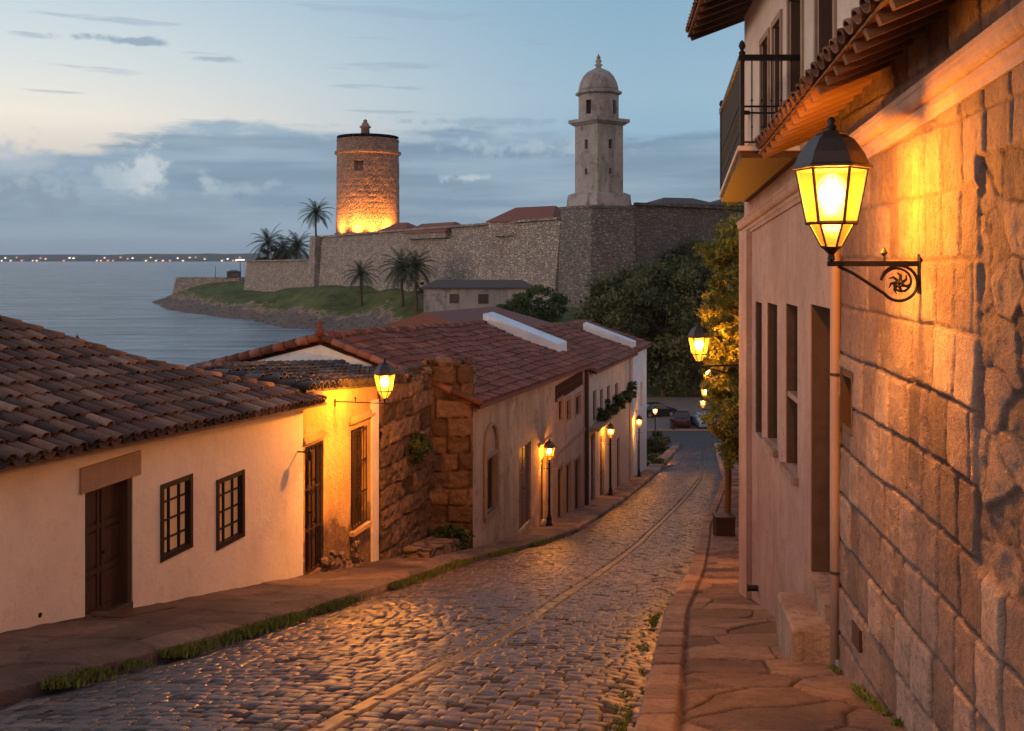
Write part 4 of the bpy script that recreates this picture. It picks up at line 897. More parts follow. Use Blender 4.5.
for q in opsU[:4]: b = MB(); slab(b, ptU, q[0] - .09, q[0] - .002, q[2], q[3], -.03, .02); slab(b, ptU, q[1] + .002, q[1] + .09, q[2], q[3], -.03, .02); slab(b, ptU, q[0] - .09, q[1] + .09, q[3], q[3] + .09, -.032, .02); obj('surround', b, mStone, hr)
def fT(u, t):
    Y = 18.3 - u; p = .95 - t; return (WR(Y) - p * .9947, Y + p * .1025, 4.08 + .36 * t)
b = MB(); tiles(b, fT, 0, 15.3, lambda u: 4.5 if u > 3 else 2.0 + u * .8, .24, .42, 6, jit=.015); deck(b, lambda u, t: tuple(Vector(fT(u, t)) + Vector((0, 0, .0))), 0, 15.3, lambda u: 4.5, .05, 4); obj('roof', b, mTileU, hr)
for k in range(14):
    u = .1 + k * .55; b = MB(); A = Vector(fT(u, .05)) - Vector((0, 0, .10)); B = Vector(fT(u, 1.0)) - Vector((0, 0, .10)); ax = (B - A).normalized(); b.box((A + B) / 2, ((B - A).length, .08, .09), ax=(ax, D3, ax.cross(D3).normalized())); obj('rafter', b, mDoorW, hr)
b = MB(); A, B = Vector(fT(.02, .05)), Vector(fT(.02, 3.0)); b.tube([A, B], .09, 8); obj('verge_board', b, mTileU, hr)
# balcony
bl = MB(); bp = lambda Y, z, k: Vector((WR(Y) - k * (.75 - .055 * (Y - 12.3)) * .9947, Y, z)); zB = lambda Y: 1.22 - .058 * (Y - 12.3)
def bslab(mb, Y0, Y1, k0, k1, za, zz): mb.add([bp(Y, z, k) for z in (0, 1) for k in (k0, k1) for Y in (Y0, Y1)] if False else [bp(Y, (za if z == 0 else zz) + (zB(Y) if True else 0), k) for z in (0, 1) for k in (k0, k1) for Y in (Y0, Y1)], [(0, 2, 3, 1), (4, 5, 7, 6), (0, 1, 5, 4), (2, 6, 7, 3), (0, 4, 6, 2), (1, 3, 7, 5)], .5)
bslab(bl, 12.3, 17.1, -.02, 1.0, 0, .08); obj('balcony_floor', bl, mDoorW, hr); bl = MB(); bslab(bl, 12.25, 17.15, -.02, 1.05, .082, .14); obj('balcony_edge', bl, mUpper, hr)
rl = MB()
top = 2.46
cs = [bp(12.34, top, 0), bp(12.34, top, .97), bp(17.05, top, .97), bp(17.05, top, 0)]
def barq(mb, A, B, w, h): ax = (B - A).normalized(); sd_ = ax.cross(Vector((0, 0, 1))).normalized(); mb.box((A + B) / 2, ((B - A).length, w, h), ax=(ax, sd_, sd_.cross(ax)))
for A, B in zip(cs[:-1], cs[1:]): barq(rl, A, B, .08, .065)
zf = lambda p: zB(p.y) + .14
for A, B in zip(cs[:-1], cs[1:]):
    n = max(2, int((B - A).length / .105))
    for k in range(1, n):
        p = A.lerp(B, k / n); z0 = zf(p) + .05; rl.tube([(p.x, p.y, z0), (p.x, p.y, top)], .009, 5); rl.lathe((p.x, p.y, (z0 + top) / 2), [(0, -.03), (.018, 0), (0, .03)], 5); rl.lathe((p.x, p.y, z0 + .2), [(0, -.03), (.016, 0), (0, .03)], 5)
    for hh in (.06, .42, .50):
        A2, B2 = Vector((A.x, A.y, zf(A) + hh)), Vector((B.x, B.y, zf(B) + hh)); rl.tube([A2, B2], .013, 5)
obj('balcony_rail', rl, mIron, hr)
for p in cs[1:3]: b = MB(); b.box((p.x, p.y, (zf(p) + top) / 2), (.05, .05, top - zf(p))); b.lathe((p.x, p.y, top + .02), [(.03, 0), (.045, .04), (.02, .07), (.045, .12), (.03, .17), (0, .2)], 8); obj('rail_post', b, mIron, hr)
# ------------------------------------------------------------------ lanterns
def lantern(root, c, s, power, rad=.05, n=6, light=True, rr=0.0):
    c = Vector(c)
    sc = lambda prof: [(r * s, z * s) for r, z in prof]
    hexp = lambda r, z, k: c + Vector((r * s * math.cos(math.pi / 3 * k + rr), r * s * math.sin(math.pi / 3 * k + rr), z * s))
    f = MB(); f.lathe(c, sc([(.0, -.02), (.03, 0), (.022, .04), (.05, .07), (.075, .09), (.075, .10)]), 8)
    for k in range(6):
        f.tube([hexp(.07, .095, k), hexp(.155, .265, k)], .009 * s, 5); f.tube([hexp(.178, .28, k), hexp(.258, .685, k)], .012 * s, 5)
        for r_, z_, w_ in ((.072, .10, .010), (.18, .275, .016), (.258, .68, .014)): f.tube([hexp(r_, z_, k), hexp(r_, z_, k + 1)], w_ * s, 5)
    obj('lantern_frame', f, mIron, root)
    h = MB(); h.lathe(c, sc([(.24, .675), (.295, .682), (.295, .70), (.27, .715), (.235, .80), (.165, .90), (.11, .935), (.115, .95), (.07, .965)]), 6, rr)
    ho = obj('hood', h, mHood, root)
    fi = MB(); fi.lathe(c, sc([(.06, .96), (.035, .98), (.04, 1.0), (.02, 1.02), (.034, 1.04), (.02, 1.065), (0, 1.075)]), 10); obj('finial', fi, mIron, ho, True)
    g = MB()
    for k in range(6): g.quad(hexp(.176, .28, k), hexp(.176, .28, k + 1), hexp(.256, .682, k + 1), hexp(.256, .682, k))
    obj('glass', g, mPane, root)
    g = MB()
    for k in range(6): g.quad(hexp(.07, .10, k), hexp(.07, .10, k + 1), hexp(.155, .265, k + 1), hexp(.155, .265, k))
    obj('lower_glass', g, mPane2, root)
    bu = MB(); bu.lathe(c, sc([(0, .33), (.07, .36), (.115, .44), (.12, .53), (.09, .60), (.04, .64), (0, .65)]), 12); bo = obj('bulb', bu, mBulb, root, True)
    if light:
        l = bpy.data.lights.new('lamp_light', 'POINT'); l.energy = power; l.color = (1.0, .42, .09); l.shadow_soft_size = rad * s * 2
        lo = bpy.data.objects.new('lamp_light', l); C.objects.link(lo); lo.parent = root; lo.location = c + Vector((0, 0, .49 * s)) - wl(root)
mPane2 = lampglass('lower lantern glass', (.80, .24, .02), .6, .20, .002, .35)
def bracket(root, c, w, s=1.0, scroll=True):
    """iron arm from the lantern foot c to the wall point w, with scroll below"""
    c, w = Vector(c), Vector(w); d = (w - c); d.z = 0; L = d.length; d.normalize(); pos = lambda a, z: c + d * a + Vector((0, 0, z))
    b = MB(); barq(b, pos(-.03, -.03), pos(L, -.03), .035 * s, .045 * s); b.lathe(pos(L * .58, 0), [(.012, -.01), (.01, .03), (.03, .05), (.012, .08), (0, .1)], 8)
    barq(b, pos(L - .012, -.30 * s), pos(L - .012, .02) , .03, .03) if False else b.box(pos(L - .012, -.12 * s), (.03, .05, .34 * s))
    obj('arm', b, mIron, root)
    if not scroll: return
    q = MB(); R_ = .15 * s; cc = (L - .19 * s, -.20 * s)
    if L > .45:
        diag = [(0.05, -.05), (L * .25, -.12 * s), (cc[0] - R_ * 1.0, cc[1] - R_ * .35 - .05)]
        arc = [(cc[0] + R_ * math.cos(a), cc[1] + R_ * math.sin(a)) for a in np.linspace(math.pi * 1.2, math.pi * 2.95, 22)]
        q.tube([pos(a, z) for a, z in diag[:2]] + [pos(a, z) for a, z in arc], .014 * s, 6)
        arc2 = [(cc[0] + R_ * k * math.cos(a), cc[1] + R_ * k * math.sin(a)) for a, k in zip(np.linspace(math.pi * .95, -math.pi * 1.1, 22), np.linspace(1, .22, 22))]
        q.tube([pos(a, z) for a, z in arc2], .010 * s, 5)
        for k in range(7):
            a = k * math.tau / 7 + .3; q.tube([pos(cc[0] + .02 * math.cos(a), cc[1] + .02 * math.sin(a)), pos(cc[0] + R_ * .45 * math.cos(a + .2), cc[1] + R_ * .45 * math.sin(a + .2)), pos(cc[0] + R_ * .62 * math.cos(a + .6), cc[1] + R_ * .62 * math.sin(a + .6))], [.016 * s, .012 * s, .004 * s], 5)
        q.lathe(pos(*cc), [(0, -.02), (.025, 0), (0, .02)], 8)
    else: q.tube([pos(.03, -.05), pos(L * .5, -.14 * s), pos(L, -.22 * s)], .012, 5)
    obj('scroll', q, mIron, root)
PW = 560
Yl = 7.45; wp = Vector((WR(Yl), Yl, -.02)); cp = wp + N3 * .66
t = thing('wall_lamp', wp, 'large lit iron lantern on a scrolled bracket, nearest on the right stone wall', 'lamp', 'iron street lanterns'); lantern(t, cp, 1.0, PW * 14.0, rr=R(-18)); bracket(t, cp, wp, .88)
cp = Vector((-2.80, 22.0, -3.19)); wp = Vector((WL(22.3), 22.3, -3.19))
t = thing('wall_lamp', wp, 'lit lantern hanging before the ochre house at its upper wall', 'lamp', 'iron street lanterns'); lantern(t, cp, .9, PW * 24, rr=R(7)); bracket(t, cp, wp, .5, False)
cp = P(699, 365, 22.0); wp = Vector((float(right_edge(np.array(22.4))), 22.4, cp.z))
t = thing('wall_lamp', wp, 'lit lantern beside the vine, second lamp down the right side', 'lamp', 'iron street lanterns'); lantern(t, cp, .9, PW * 20, rr=R(-10)); bracket(t, cp, wp, .9)
for (px, py, Y, lab, pw) in ((708, 384, 38, 'third lantern down the right side, small and bright', 6), (705, 400, 54, 'fourth lantern down the right side below the vine lamp', 6), (703, 409, 70, 'lowest and farthest lantern on the right side of the street', 6)):
    cp = P(px, py, Y); wp = Vector((float(right_edge(np.array(float(Y)))), Y + .3, cp.z))
    t = thing('wall_lamp', wp, lab, 'lamp', 'iron street lanterns'); lantern(t, cp, .9, PW * pw); bracket(t, cp, wp, .9)
def post_lamp(X, Y, zl, lab, pw, s=.8):
    g = float(G(Y)) + .12; t = thing('street_lamp', (X, Y, g), lab, 'lamp', 'post lamps on the left pavement')
    b = MB(); b.lathe((X, Y, g), [(.14, 0), (.14, .08), (.09, .14), (.10, .3), (.06, .42), (.045, .6), (.038, zl - g - .12), (.06, zl - g - .08), (.03, zl - g - .03), (.03, zl - g)], 10); obj('post', b, mIron, t, True)
    barm = MB(); barm.tube([(X - .22, Y, zl - .25), (X + .22, Y, zl - .25)], .014, 6); obj('crossbar', barm, mIron, t)
    lantern(t, (X, Y, zl), s, PW * pw)
post_lamp(1.38, 37, -7.58, 'nearest lit post lamp, in front of the long tan house', 5.5)
post_lamp(4.95, 50.2, -9.15, 'second lit post lamp, before the balcony house', 5)
post_lamp(7.75, 61, -10.45, 'third lit post lamp, by the end of the left row', 5)
post_lamp(11.45, 80, -12.7, 'farthest lit post lamp, at the bottom of the street', 8)
# unlit small bracket lamp on the white house corner
c = Vector((WL(20.55), 20.55, -4.0)); t = thing('wall_fixture', c, 'small unlit iron fixture on the right end of the white house', 'fixture')
b = MB(); b.tube([c, c + NL * .22, c + NL * .28 + Vector((0, 0, .05))], .018, 6); obj('arm', b, mIron, t); b = MB(); b.lathe(c + NL * .28 + Vector((0, 0, -.12)), [(0, -.06), (.05, -.04), (.07, .06), (.05, .14), (.02, .18), (0, .22)], 8); obj('shade', b, mIron, t)
# ------------------------------------------------------------------ garden wall beyond the stone house, props
gw = thing('garden_wall', (8, 38, -10), 'long tall garden wall running down the right side beyond the stone house', 'wall')
b = MB(); yy = [17.9, 22.7, 27, 32, 38, 45, 53, 61, 75]
for y0, y1 in zip(yy[:-1], yy[1:]):
    x0, x1 = float(right_edge(np.array(y0 + .001))), float(right_edge(np.array(y1 * 1.0)))
    hh = lambda y: float(G(y)) + (4.0 if y < 30 else 6.0)
    b.prism([(x0, y0), (x1, y1), (x1 + .5, y1), (x0 + .5, y0)], -19, [hh((y0 + y1) / 2)] * 4, .4)
obj('wall', b, mStoneL, gw)
x0 = float(right_edge(np.array(18.4))); b = MB(); b.box((x0 - .03, 18.6, float(G(18.6)) + 1.4), (.08, 1.1, 2.6), rz=-.1); obj('gate', b, mDoorW, gw)
x = 7.1; y = 33.5; g = float(G(y)) + .1; t = thing('planter_box', (x, y, g), 'dark wooden box standing on the right pavement at the vine', 'box')
b = MB(); b.box((x, y, g + .34), (.62, .6, .66)); obj('box', b, mShut, t); b = MB(); b.box((x, y, g + .70), (.68, .66, .06)); obj('lid', b, mDoorW, t)
b = MB(); b.tube([(7.35, 34.2, -9.8), (7.4, 34.2, -7.6), (7.35, 34.3, -5.6)], [.12, .11, .1], 8); tag(obj('wooden_post', b, wood('post wood', (.2, .09, .04))), 'brown wooden post rising behind the dark box', 'post')
# ------------------------------------------------------------------ foliage
def leaves(name, cen, size, rnd, mat, parent=None, aspect=1.0, up=0.0):
    n = len(cen); a = RS.normal(size=(n, 3)); a[:, 2] += up; a /= np.linalg.norm(a, axis=1)[:, None]
    b_ = RS.normal(size=(n, 3)); b_ -= a * (a * b_).sum(1)[:, None]; b_ /= np.linalg.norm(b_, axis=1)[:, None]; c_ = np.cross(a, b_)
    sz = (size * RS.uniform(.6, 1.3, n))[:, None]
    v = np.stack([cen - b_ * sz, cen + c_ * sz * .5 * aspect + a * sz * .15, cen + b_ * sz, cen - c_ * sz * .5 * aspect + a * sz * .15], 1).reshape(-1, 3)
    if parent: v = v - np.array(wl(parent))
    me = bpy.data.meshes.new(name); me.vertices.add(4 * n); me.vertices.foreach_set('co', v.ravel()); me.loops.add(4 * n); me.loops.foreach_set('vertex_index', np.arange(4 * n))
    me.polygons.add(n); me.polygons.foreach_set('loop_start', np.arange(0, 4 * n, 4)); me.polygons.foreach_set('loop_total', np.full(n, 4)); me.update(calc_edges=True)
    at = me.attributes.new('rnd', 'FLOAT', 'POINT'); at.data.foreach_set('value', np.repeat(np.clip(rnd, 0, 1), 4).astype(np.float32)); me.materials.append(mat)
    o = bpy.data.objects.new(name, me); C.objects.link(o)
    if parent: o.parent = parent
    return o
def clumps(c, rad, nc, nl, cs, shell_=.55):
    """leaf centres in clumps filling an ellipsoid"""
    d = RS.normal(size=(nc, 3)); d /= np.linalg.norm(d, axis=1)[:, None]; rr = RS.uniform(shell_, 1.0, nc) ** .7
    cc = np.array(c) + d * rr[:, None] * np.array(rad); cs_ = cs * RS.uniform(.6, 1.4, nc); cr = RS.uniform(0, 1, nc)
    k = RS.randint(0, nc, nl); l = RS.normal(size=(nl, 3)); l /= np.linalg.norm(l, axis=1)[:, None]; l *= (RS.uniform(0, 1, nl) ** .45)[:, None]; l[:, 2] *= .7
    return cc[k] + l * cs_[k][:, None], cr[k] * .7 + RS.uniform(0, .3, nl), cc
def tree(name, label, base, h, rad, nl, ls, mat, cat='tree', group=None, trunk=.3, nc=46, cz=None):
    t = thing(name, base, label, cat, group); base = Vector(base); cz = cz or h - rad[2] * .95
    cc = base + Vector((0, 0, cz)); P_, r_, cl = clumps(cc, rad, nc, nl, min(rad) * .36)
    leaves('crown', P_, ls, r_, mat, t)
    b = MB(); b.tube([base - Vector((0, 0, .5)), base + Vector((.1, 0, cz * .5)), cc - Vector((0, 0, rad[2] * .2))], [trunk, trunk * .75, trunk * .4], 8)
    for k in range(9):
        q = Vector(cl[k]); s_ = base + Vector((0, 0, cz * random.uniform(.45, .95))); b.tube([s_, s_.lerp(q, .5) + Vector((0, 0, .3)), q], [trunk * .35, trunk * .2, trunk * .06], 5)
    obj('trunk', b, mBark, t); return t
GZ = -17.6
for i, (px, Y, h, r_, lab) in enumerate(((632, 132, 15.5, (6.5, 6, 7), 'dark leafy tree left of the others at the foot of the street'), (664, 126, 16.5, (7, 6, 8), 'dark leafy tree in the middle of the clump behind the cars'), (700, 130, 16.5, (7, 6, 8), 'dark leafy tree behind the right lamps'), (738, 128, 19, (8, 6, 9), 'tall dark tree rising behind the vine'), (655, 150, 15, (8, 6, 7.5), 'rearmost dark tree below the fort bastion'), (600, 150, 9.5, (5, 5, 4.5), 'small dark tree behind the end roofs'))):
    p = P(px, 0, Y); tree('dark_tree', lab, (p.x, Y, GZ), h, r_, 15000, .30, mLeafD, group='trees at the foot of the street', trunk=.45, nc=70)
zt_ = lambda x, y: float(terrain(np.array([[float(x)]]), np.array([[float(y)]]))[0][0, 0])
for (px, py, Y, rr, lab) in ((538, 306, 168, 4.6, 'round green tree behind the red roofs below the bastion'), (512, 316, 172, 3.0, 'low green bush left of the round tree by the grey annex')):
    p = P(px, py, Y); z = zt_(p.x, Y); tree('bushy_tree', lab, (p.x, Y, z), p.z - z + rr * .7, (rr, rr, rr * .75), 7000, .28, mLeafG, trunk=.25, nc=40, cz=p.z - z)
# vine on the garden wall
vp = []; vr = []
for (px, py, Y, ra, rb, n) in ((741, 238, 20.5, .35, .5, 900), (735, 265, 21, .65, .7, 2000), (730, 300, 22, .75, .8, 2600), (732, 335, 23, .75, .8, 2800), (727, 362, 24, .65, .7, 2200), (738, 375, 25, .6, 1.0, 2200), (722, 388, 27, .6, .7, 2200), (735, 400, 27, .7, 1.0, 2400), (728, 415, 29, .6, .8, 2200), (736, 438, 29, .5, .7, 1600), (719, 403, 31, .35, .5, 900), (726, 440, 32, .25, .7, 800), (733, 455, 31, .3, .6, 700), (722, 345, 26, .4, .5, 800), (716, 300, 24, .3, .35, 400), (738, 320, 30, 1.0, 2.0, 2400), (742, 270, 28, 1.2, 2.2, 2200), (724, 246, 23, .5, .35, 1100), (712, 320, 25, .25, .5, 500)):
    p = P(px, py, Y); q, r_, _ = clumps(p, (ra, ra * 1.3, rb), 22, n, .24, .2); vp.append(q); vr.append(r_)
t = thing('climbing_vine', (5.6, 23, float(G(23))), 'yellow green climbing vine spilling over the wall past the stone house', 'vine')
leaves('foliage', np.concatenate(vp), .062, np.concatenate(vr), mLeafV, t)
b = MB()
for k in range(9):
    A = Vector((5.2 + k * .3, 21 + k * 1.35, float(G(21 + k * 1.35)) + .1)); pts = [A, A + Vector((-.1, .2, 1.5)), A + Vector((.15, .1, 3.0)), A + Vector((-.15, .3, 4.6))]; b.tube(pts, [.06, .05, .035, .015], 6)
obj('stem', b, mBark, t)
# plants on and against walls
def bush(name, label, c, rad, n, ls, mat=mLeafG, cat='plant', group=None, nc=14):
    q, r_, _ = clumps(c, rad, nc, n, min(rad) * .5, .2); t = thing(name, c, label, cat, group); leaves('foliage', q, ls, r_, mat, t)
    b = MB()
    for k in range(5): b.tube([Vector(c) - Vector((0, 0, rad[2])), Vector(c) + Vector((random.uniform(-.5, .5) * rad[0], random.uniform(-.5, .5) * rad[1], rad[2] * .4))], [.02, .006], 4)
    obj('stem', b, mBark, t); return t
bush('wall_plant', 'dark leafy plant growing out of the ruined stone wall', (WL(26.9) + .25, 26.9, -5.15), (.28, .95, .42), 2800, .065, mLeafG, nc=18)
bush('bush', 'green bush on the pavement at the foot of the stone buttress', (-1.78, 27.9, float(G(28)) + .45), (.58, .5, .42), 2600, .07)
for k, Y in enumerate((48.5, 51, 53.5, 56, 58.5)): bush('balcony_plant', 'green plant on the ledge of the balcony house', (WD(Y) + .3, Y, -7.75 + .0 * k), (.3, .9, .45), 700, .1, group='plants along the balcony ledge')
bush('bush', 'dark bushes behind the last left house by the bottom post lamp', (10.2, 74, -14.3), (1.2, 3, 1.5), 2500, .14, mLeafD)
# grass and weeds along the left kerb, right wall foot
def grass(name, pts, hgt_, mat):
    n = len(pts); a = RS.uniform(0, 6.28, n); w = .010 * RS.uniform(.6, 1.5, n); h = hgt_ * RS.uniform(.4, 1.2, n); ln = RS.normal(size=(n, 2)) * .35
    d = np.stack([np.cos(a) * w, np.sin(a) * w, 0 * a], 1); tip = pts + np.stack([ln[:, 0] * h, ln[:, 1] * h, h], 1); mid = pts + np.stack([ln[:, 0] * h * .35, ln[:, 1] * h * .35, h * .6], 1)
    v = np.stack([pts - d, pts + d, mid + d * .7, tip, mid - d * .7], 1).reshape(-1, 3)
    me = bpy.data.meshes.new(name); me.vertices.add(5 * n); me.vertices.foreach_set('co', v.ravel()); me.loops.add(5 * n); me.loops.foreach_set('vertex_index', np.arange(5 * n)); me.polygons.add(n)
    me.polygons.foreach_set('loop_start', np.arange(0, 5 * n, 5)); me.polygons.foreach_set('loop_total', np.full(n, 5)); me.update(calc_edges=True)
    at = me.attributes.new('rnd', 'FLOAT', 'POINT'); at.data.foreach_set('value', np.repeat(RS.uniform(0, 1, n), 5).astype(np.float32)); me.materials.append(mat)
    o = bpy.data.objects.new(name, me); C.objects.link(o); return tag(o, 'green grass and weeds growing along the kerb edges', 'grass', kind='stuff')
Yg = RS.uniform(0, 1, 26000) ** 1.4 * 27 + 7.5; den = fbm(Yg * .9, Yg * 0, 3, 9); keep = RS.uniform(0, 1, len(Yg)) < sm(den + .7 * (vnoise(Yg * 5, Yg * 0, 4) - .5), .32, .66); Yg = Yg[keep]
Xg = KL(Yg) + RS.normal(size=len(Yg)) * .12 + .06; pg = np.stack([Xg, Yg, G(Yg) + .03], 1)
Yh = RS.uniform(6, 16, 5000); Xh = KR(Yh) - .12 - np.abs(RS.normal(size=5000)) * .13; kp = fbm(Yh * 1.6, Xh, 3, 8) > .5
ph = np.stack([Xh, Yh, G(Yh)], 1)[kp]; ph[:, 2] -= .03
Yk = RS.uniform(7, 12.5, 2600); Xk = WR(Yk) - .06 - np.abs(RS.normal(size=2600)) * .03; kp = fbm(Yk * 3, Xk * 0, 3, 18) > .42; pk = np.stack([Xk, Yk, G(Yk) + .1], 1)[kp]
grass('grass', np.concatenate([pg, pk]), .095, mGrass); grass('weeds', ph, .05, mGrass)
# ------------------------------------------------------------------ fortress
ft = thing('fortress', (0, 240, -10), 'long sloping stone fortress wall across the headland behind the town', 'fortress')
def wall_run(name, A, B, zA, zB_, bottom, mat, th=6, bat=.10, n=10):
    b = MB(); A, B = Vector((*A, 0)), Vector((*B, 0)); d = (B - A).normalized(); nn = Vector((d.y, -d.x, 0))
    if nn.y > 0: nn = -nn
    ts = np.linspace(0, 1, n + 1)
    v = []
    for t_ in ts:
        p = A.lerp(B, t_); z = zA + (zB_ - zA) * t_ + (random.uniform(-.12, .12) if 0 < t_ < 1 else 0); hh = z - bottom
        v += [p + nn * (hh * bat) + Vector((0, 0, bottom)), p + Vector((0, 0, z)), p - nn * th + Vector((0, 0, z)), p - nn * th + Vector((0, 0, bottom))]
    b.add(v, [(4 * i + j, 4 * i + 4 + j, 4 * i + 4 + (j + 1) % 4, 4 * i + (j + 1) % 4) for i in range(n) for j in range(4)] + [(0, 1, 2, 3), (4 * n + 3, 4 * n + 2, 4 * n + 1, 4 * n)], .5)
    w = obj(name, b, mat, ft)
    c = MB(); u = A + Vector((0, 0, zA + .25)); v2 = B + Vector((0, 0, zB_ + .25)); barq(c, u - nn * .4 + nn * .8, v2 - nn * .4 + nn * .8, 1.2, .5); obj('coping', c, mat, w)
    return w
wall_run('curtain_wall', (-65.5, 340), (10.6, 218), 6.6, 8.2, -16, mFort)
wall_run('curtain_wall', (-103, 388), (-69, 344), -1.8, -1.2, -18, mFort, 5)
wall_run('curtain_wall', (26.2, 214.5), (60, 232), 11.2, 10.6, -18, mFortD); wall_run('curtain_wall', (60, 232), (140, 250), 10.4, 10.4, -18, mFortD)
b = MB(); b.prism([(-70, 341), (-66.5, 335), (-62.5, 338), (-66, 344)], -16, 7.2, .5, top=[(-69, 341.5), (-66.3, 337), (-63.5, 339), (-66.2, 343.5)]); obj('corner_pier', b, mFort, ft)
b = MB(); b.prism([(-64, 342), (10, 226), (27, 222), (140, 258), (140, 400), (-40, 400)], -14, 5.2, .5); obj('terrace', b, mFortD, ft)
c0, s_ = (16.4, 208), 1
def sq(F_, a, b_): F_ = Vector((*F_, 0)); l = Vector((-a, b_, 0)); r = Vector((b_, a, 0)); return [F_, F_ + r, F_ + r + l, F_ + l]
def scl(poly, k): c = sum(poly, Vector((0, 0, 0))) / len(poly); return [c + (p - c) * k for p in poly]
bs = sq((16.6, 208.5), 6.0, 9.7)
b = MB(); b.prism(scl(bs, 1.26), -15, 10.3, .5, top=bs); obj('bastion', b, mBast, ft); b = MB(); b.prism(scl(bs, 1.04), 10.3, 10.9, .5); obj('bastion_coping', b, mBast, ft)
lt = thing('lighthouse', (18.7, 216.5, 10.9), 'tall square domed stone lighthouse tower on the fort bastion', 'tower')
tw = sq((18.1, 211.6), 4.4, 5.9)
b = MB(); b.prism(scl(tw, 1.36), 10.9, 13.4, .5, top=scl(tw, 1.30)); b.prism(scl(tw, 1.30), 13.4, 13.9, .5, top=scl(tw, 1.06)); obj('plinth', b, mLight, lt)
b = MB(); wins = []
for i in range(4):
    A, B = tw[i], tw[(i + 1) % 4]; d = (B - A).normalized(); nn = Vector((d.y, -d.x, 0)); L = (B - A).length; m = L / 2
    ops = [(m - .5, m + .5, 23.2, 25.2), (m - .35, m + .35, 17.8, 19.0)]
    p_ = facade(b, A, d, nn, L, lambda u: 13.9, lambda u: 29.0, ops, .7, 1.0); wins += [(p_, q) for q in ops]
obj('shaft', b, mLight, lt)
for p_, q in wins: w = MB(); slab(w, p_, *q, .6, .7); obj('window', w, mDark, lt)
b = MB(); b.prism(scl(tw, 1.06), 28.4, 29.0, .5, top=scl(tw, 1.24)); b.prism(scl(tw, 1.28), 29.0, 29.7, .5); obj('cornice', b, mLight, lt)
oc = [Vector((18.75 + 4.4 * math.cos(R(22.5 + 45 * k - 37)), 216.7 + 4.4 * math.sin(R(22.5 + 45 * k - 37)), 0)) for k in range(8)]
b = MB(); wins = []
for i in range(8):
    A, B = oc[i], oc[(i + 1) % 8]; d = (B - A).normalized(); nn = Vector((d.y, -d.x, 0)); L = (B - A).length; m = L / 2; ops = [(m - .65, m + .65, 30.6, 33.6)] if i % 2 == 1 else []
    p_ = facade(b, A, d, nn, L, lambda u: 29.7, lambda u: 35.0, ops, .6, 1.0); wins += [(p_, q) for q in ops]
obj('lamp_chamber', b, mLight, lt)
for p_, q in wins: w = MB(); slab(w, p_, *q, .5, .6); obj('window', w, mDark, lt)
cn = Vector((18.75, 216.7, 0))
b = MB(); b.lathe(cn, [(4.5, 34.9), (5.1, 35.2), (5.1, 35.6), (4.5, 35.9)], 8, R(22.5 - 37)); obj('cornice', b, mLight, lt)
b = MB(); b.lathe(cn, [(4.35, 35.8), (4.3, 36.6), (4.0, 37.8), (3.4, 39.0), (2.5, 40.0), (1.3, 40.6), (.7, 40.9)], 16); obj('dome', b, mLight, lt, True)
b = MB(); b.lathe(cn, [(.7, 40.8), (.5, 41.2), (.95, 41.6), (.4, 42.0), (.75, 42.4), (.35, 42.9), (.5, 43.2), (.1, 43.8), (0, 44.2)], 10); obj('finial', b, mLight, lt, True)
# round tower
rc = Vector((-48.4, 336, 0)); rt_ = thing('round_tower', (rc.x, rc.y, 5.2), 'round brown stone tower glowing orange from floodlights at its foot', 'tower')
Rr = 10.2
def fl(z): return (257 - z) / 1000 * 336
nz, na = 60, 160; zz = np.linspace(4.5, fl(140), nz); an = np.linspace(0, 2 * np.pi, na + 1); AN, ZT = np.meshgrid(an, zz)
u_ = AN * Rr
e, r, cx, cy = voro(np.round(u_ / (2 * np.pi * Rr) * 48 * 1e6) / 1e6, ZT / .9, 5, .6)
rad_ = Rr * (1.03 - .03 * (ZT - 4.5) / 34) + .12 * sm(e, 0, .3) + .3 * (fbm(np.cos(AN) * 6 + 9, ZT * .5 + np.sin(AN) * 6, 4, 6) - .5)
win = (np.abs((AN - R(261)) * Rr) < 1.3) & (np.abs(ZT - fl(168.5)) < 1.6); rad_ = np.where(win, Rr - 1.8, rad_)
grid_obj('shaft', rc.x + rad_ * np.cos(AN), rc.y + rad_ * np.sin(AN), ZT, .3 * r + .3, mTowerR, rt_, False)
b = MB(); b.lathe(rc, [(Rr, fl(156)), (Rr + .9, fl(154.5)), (Rr + .9, fl(152.5)), (Rr + .1, fl(151.5))], 48); obj('string_course', b, mTowerR, rt_)
b = MB(); b.lathe(rc, [(Rr + .15, fl(142.5)), (Rr + .3, fl(141.2)), (Rr - 1.0, fl(141.2)), (Rr - 1.2, fl(146)), (0, fl(146))], 48); obj('parapet', b, mTowerR, rt_)
b = MB(); b.lathe(rc, [(Rr + .02, fl(137.6)), (Rr + .12, fl(137.2)), (Rr - .02, fl(136.9)), (Rr - .1, fl(137.3)), (Rr + .02, fl(137.6))], 48)
for k in range(30): a = k * math.tau / 30; p = rc + Vector((Rr * math.cos(a), Rr * math.sin(a), 0)); b.tube([p + Vector((0, 0, fl(141.3))), p + Vector((0, 0, fl(137)))], .10, 5)
obj('railing', b, mIron, rt_)
b = MB(); b.lathe(rc + Vector((-.3, -4, 0)), [(1.6, fl(146)), (1.4, fl(130)), (1.9, fl(129)), (1.9, fl(128)), (1.3, fl(127)), (1.1, fl(125)), (.5, fl(123.5)), (.8, fl(122.5)), (.2, fl(121)), (0, fl(120.5))], 12); obj('turret', b, mTowerR, rt_, True)
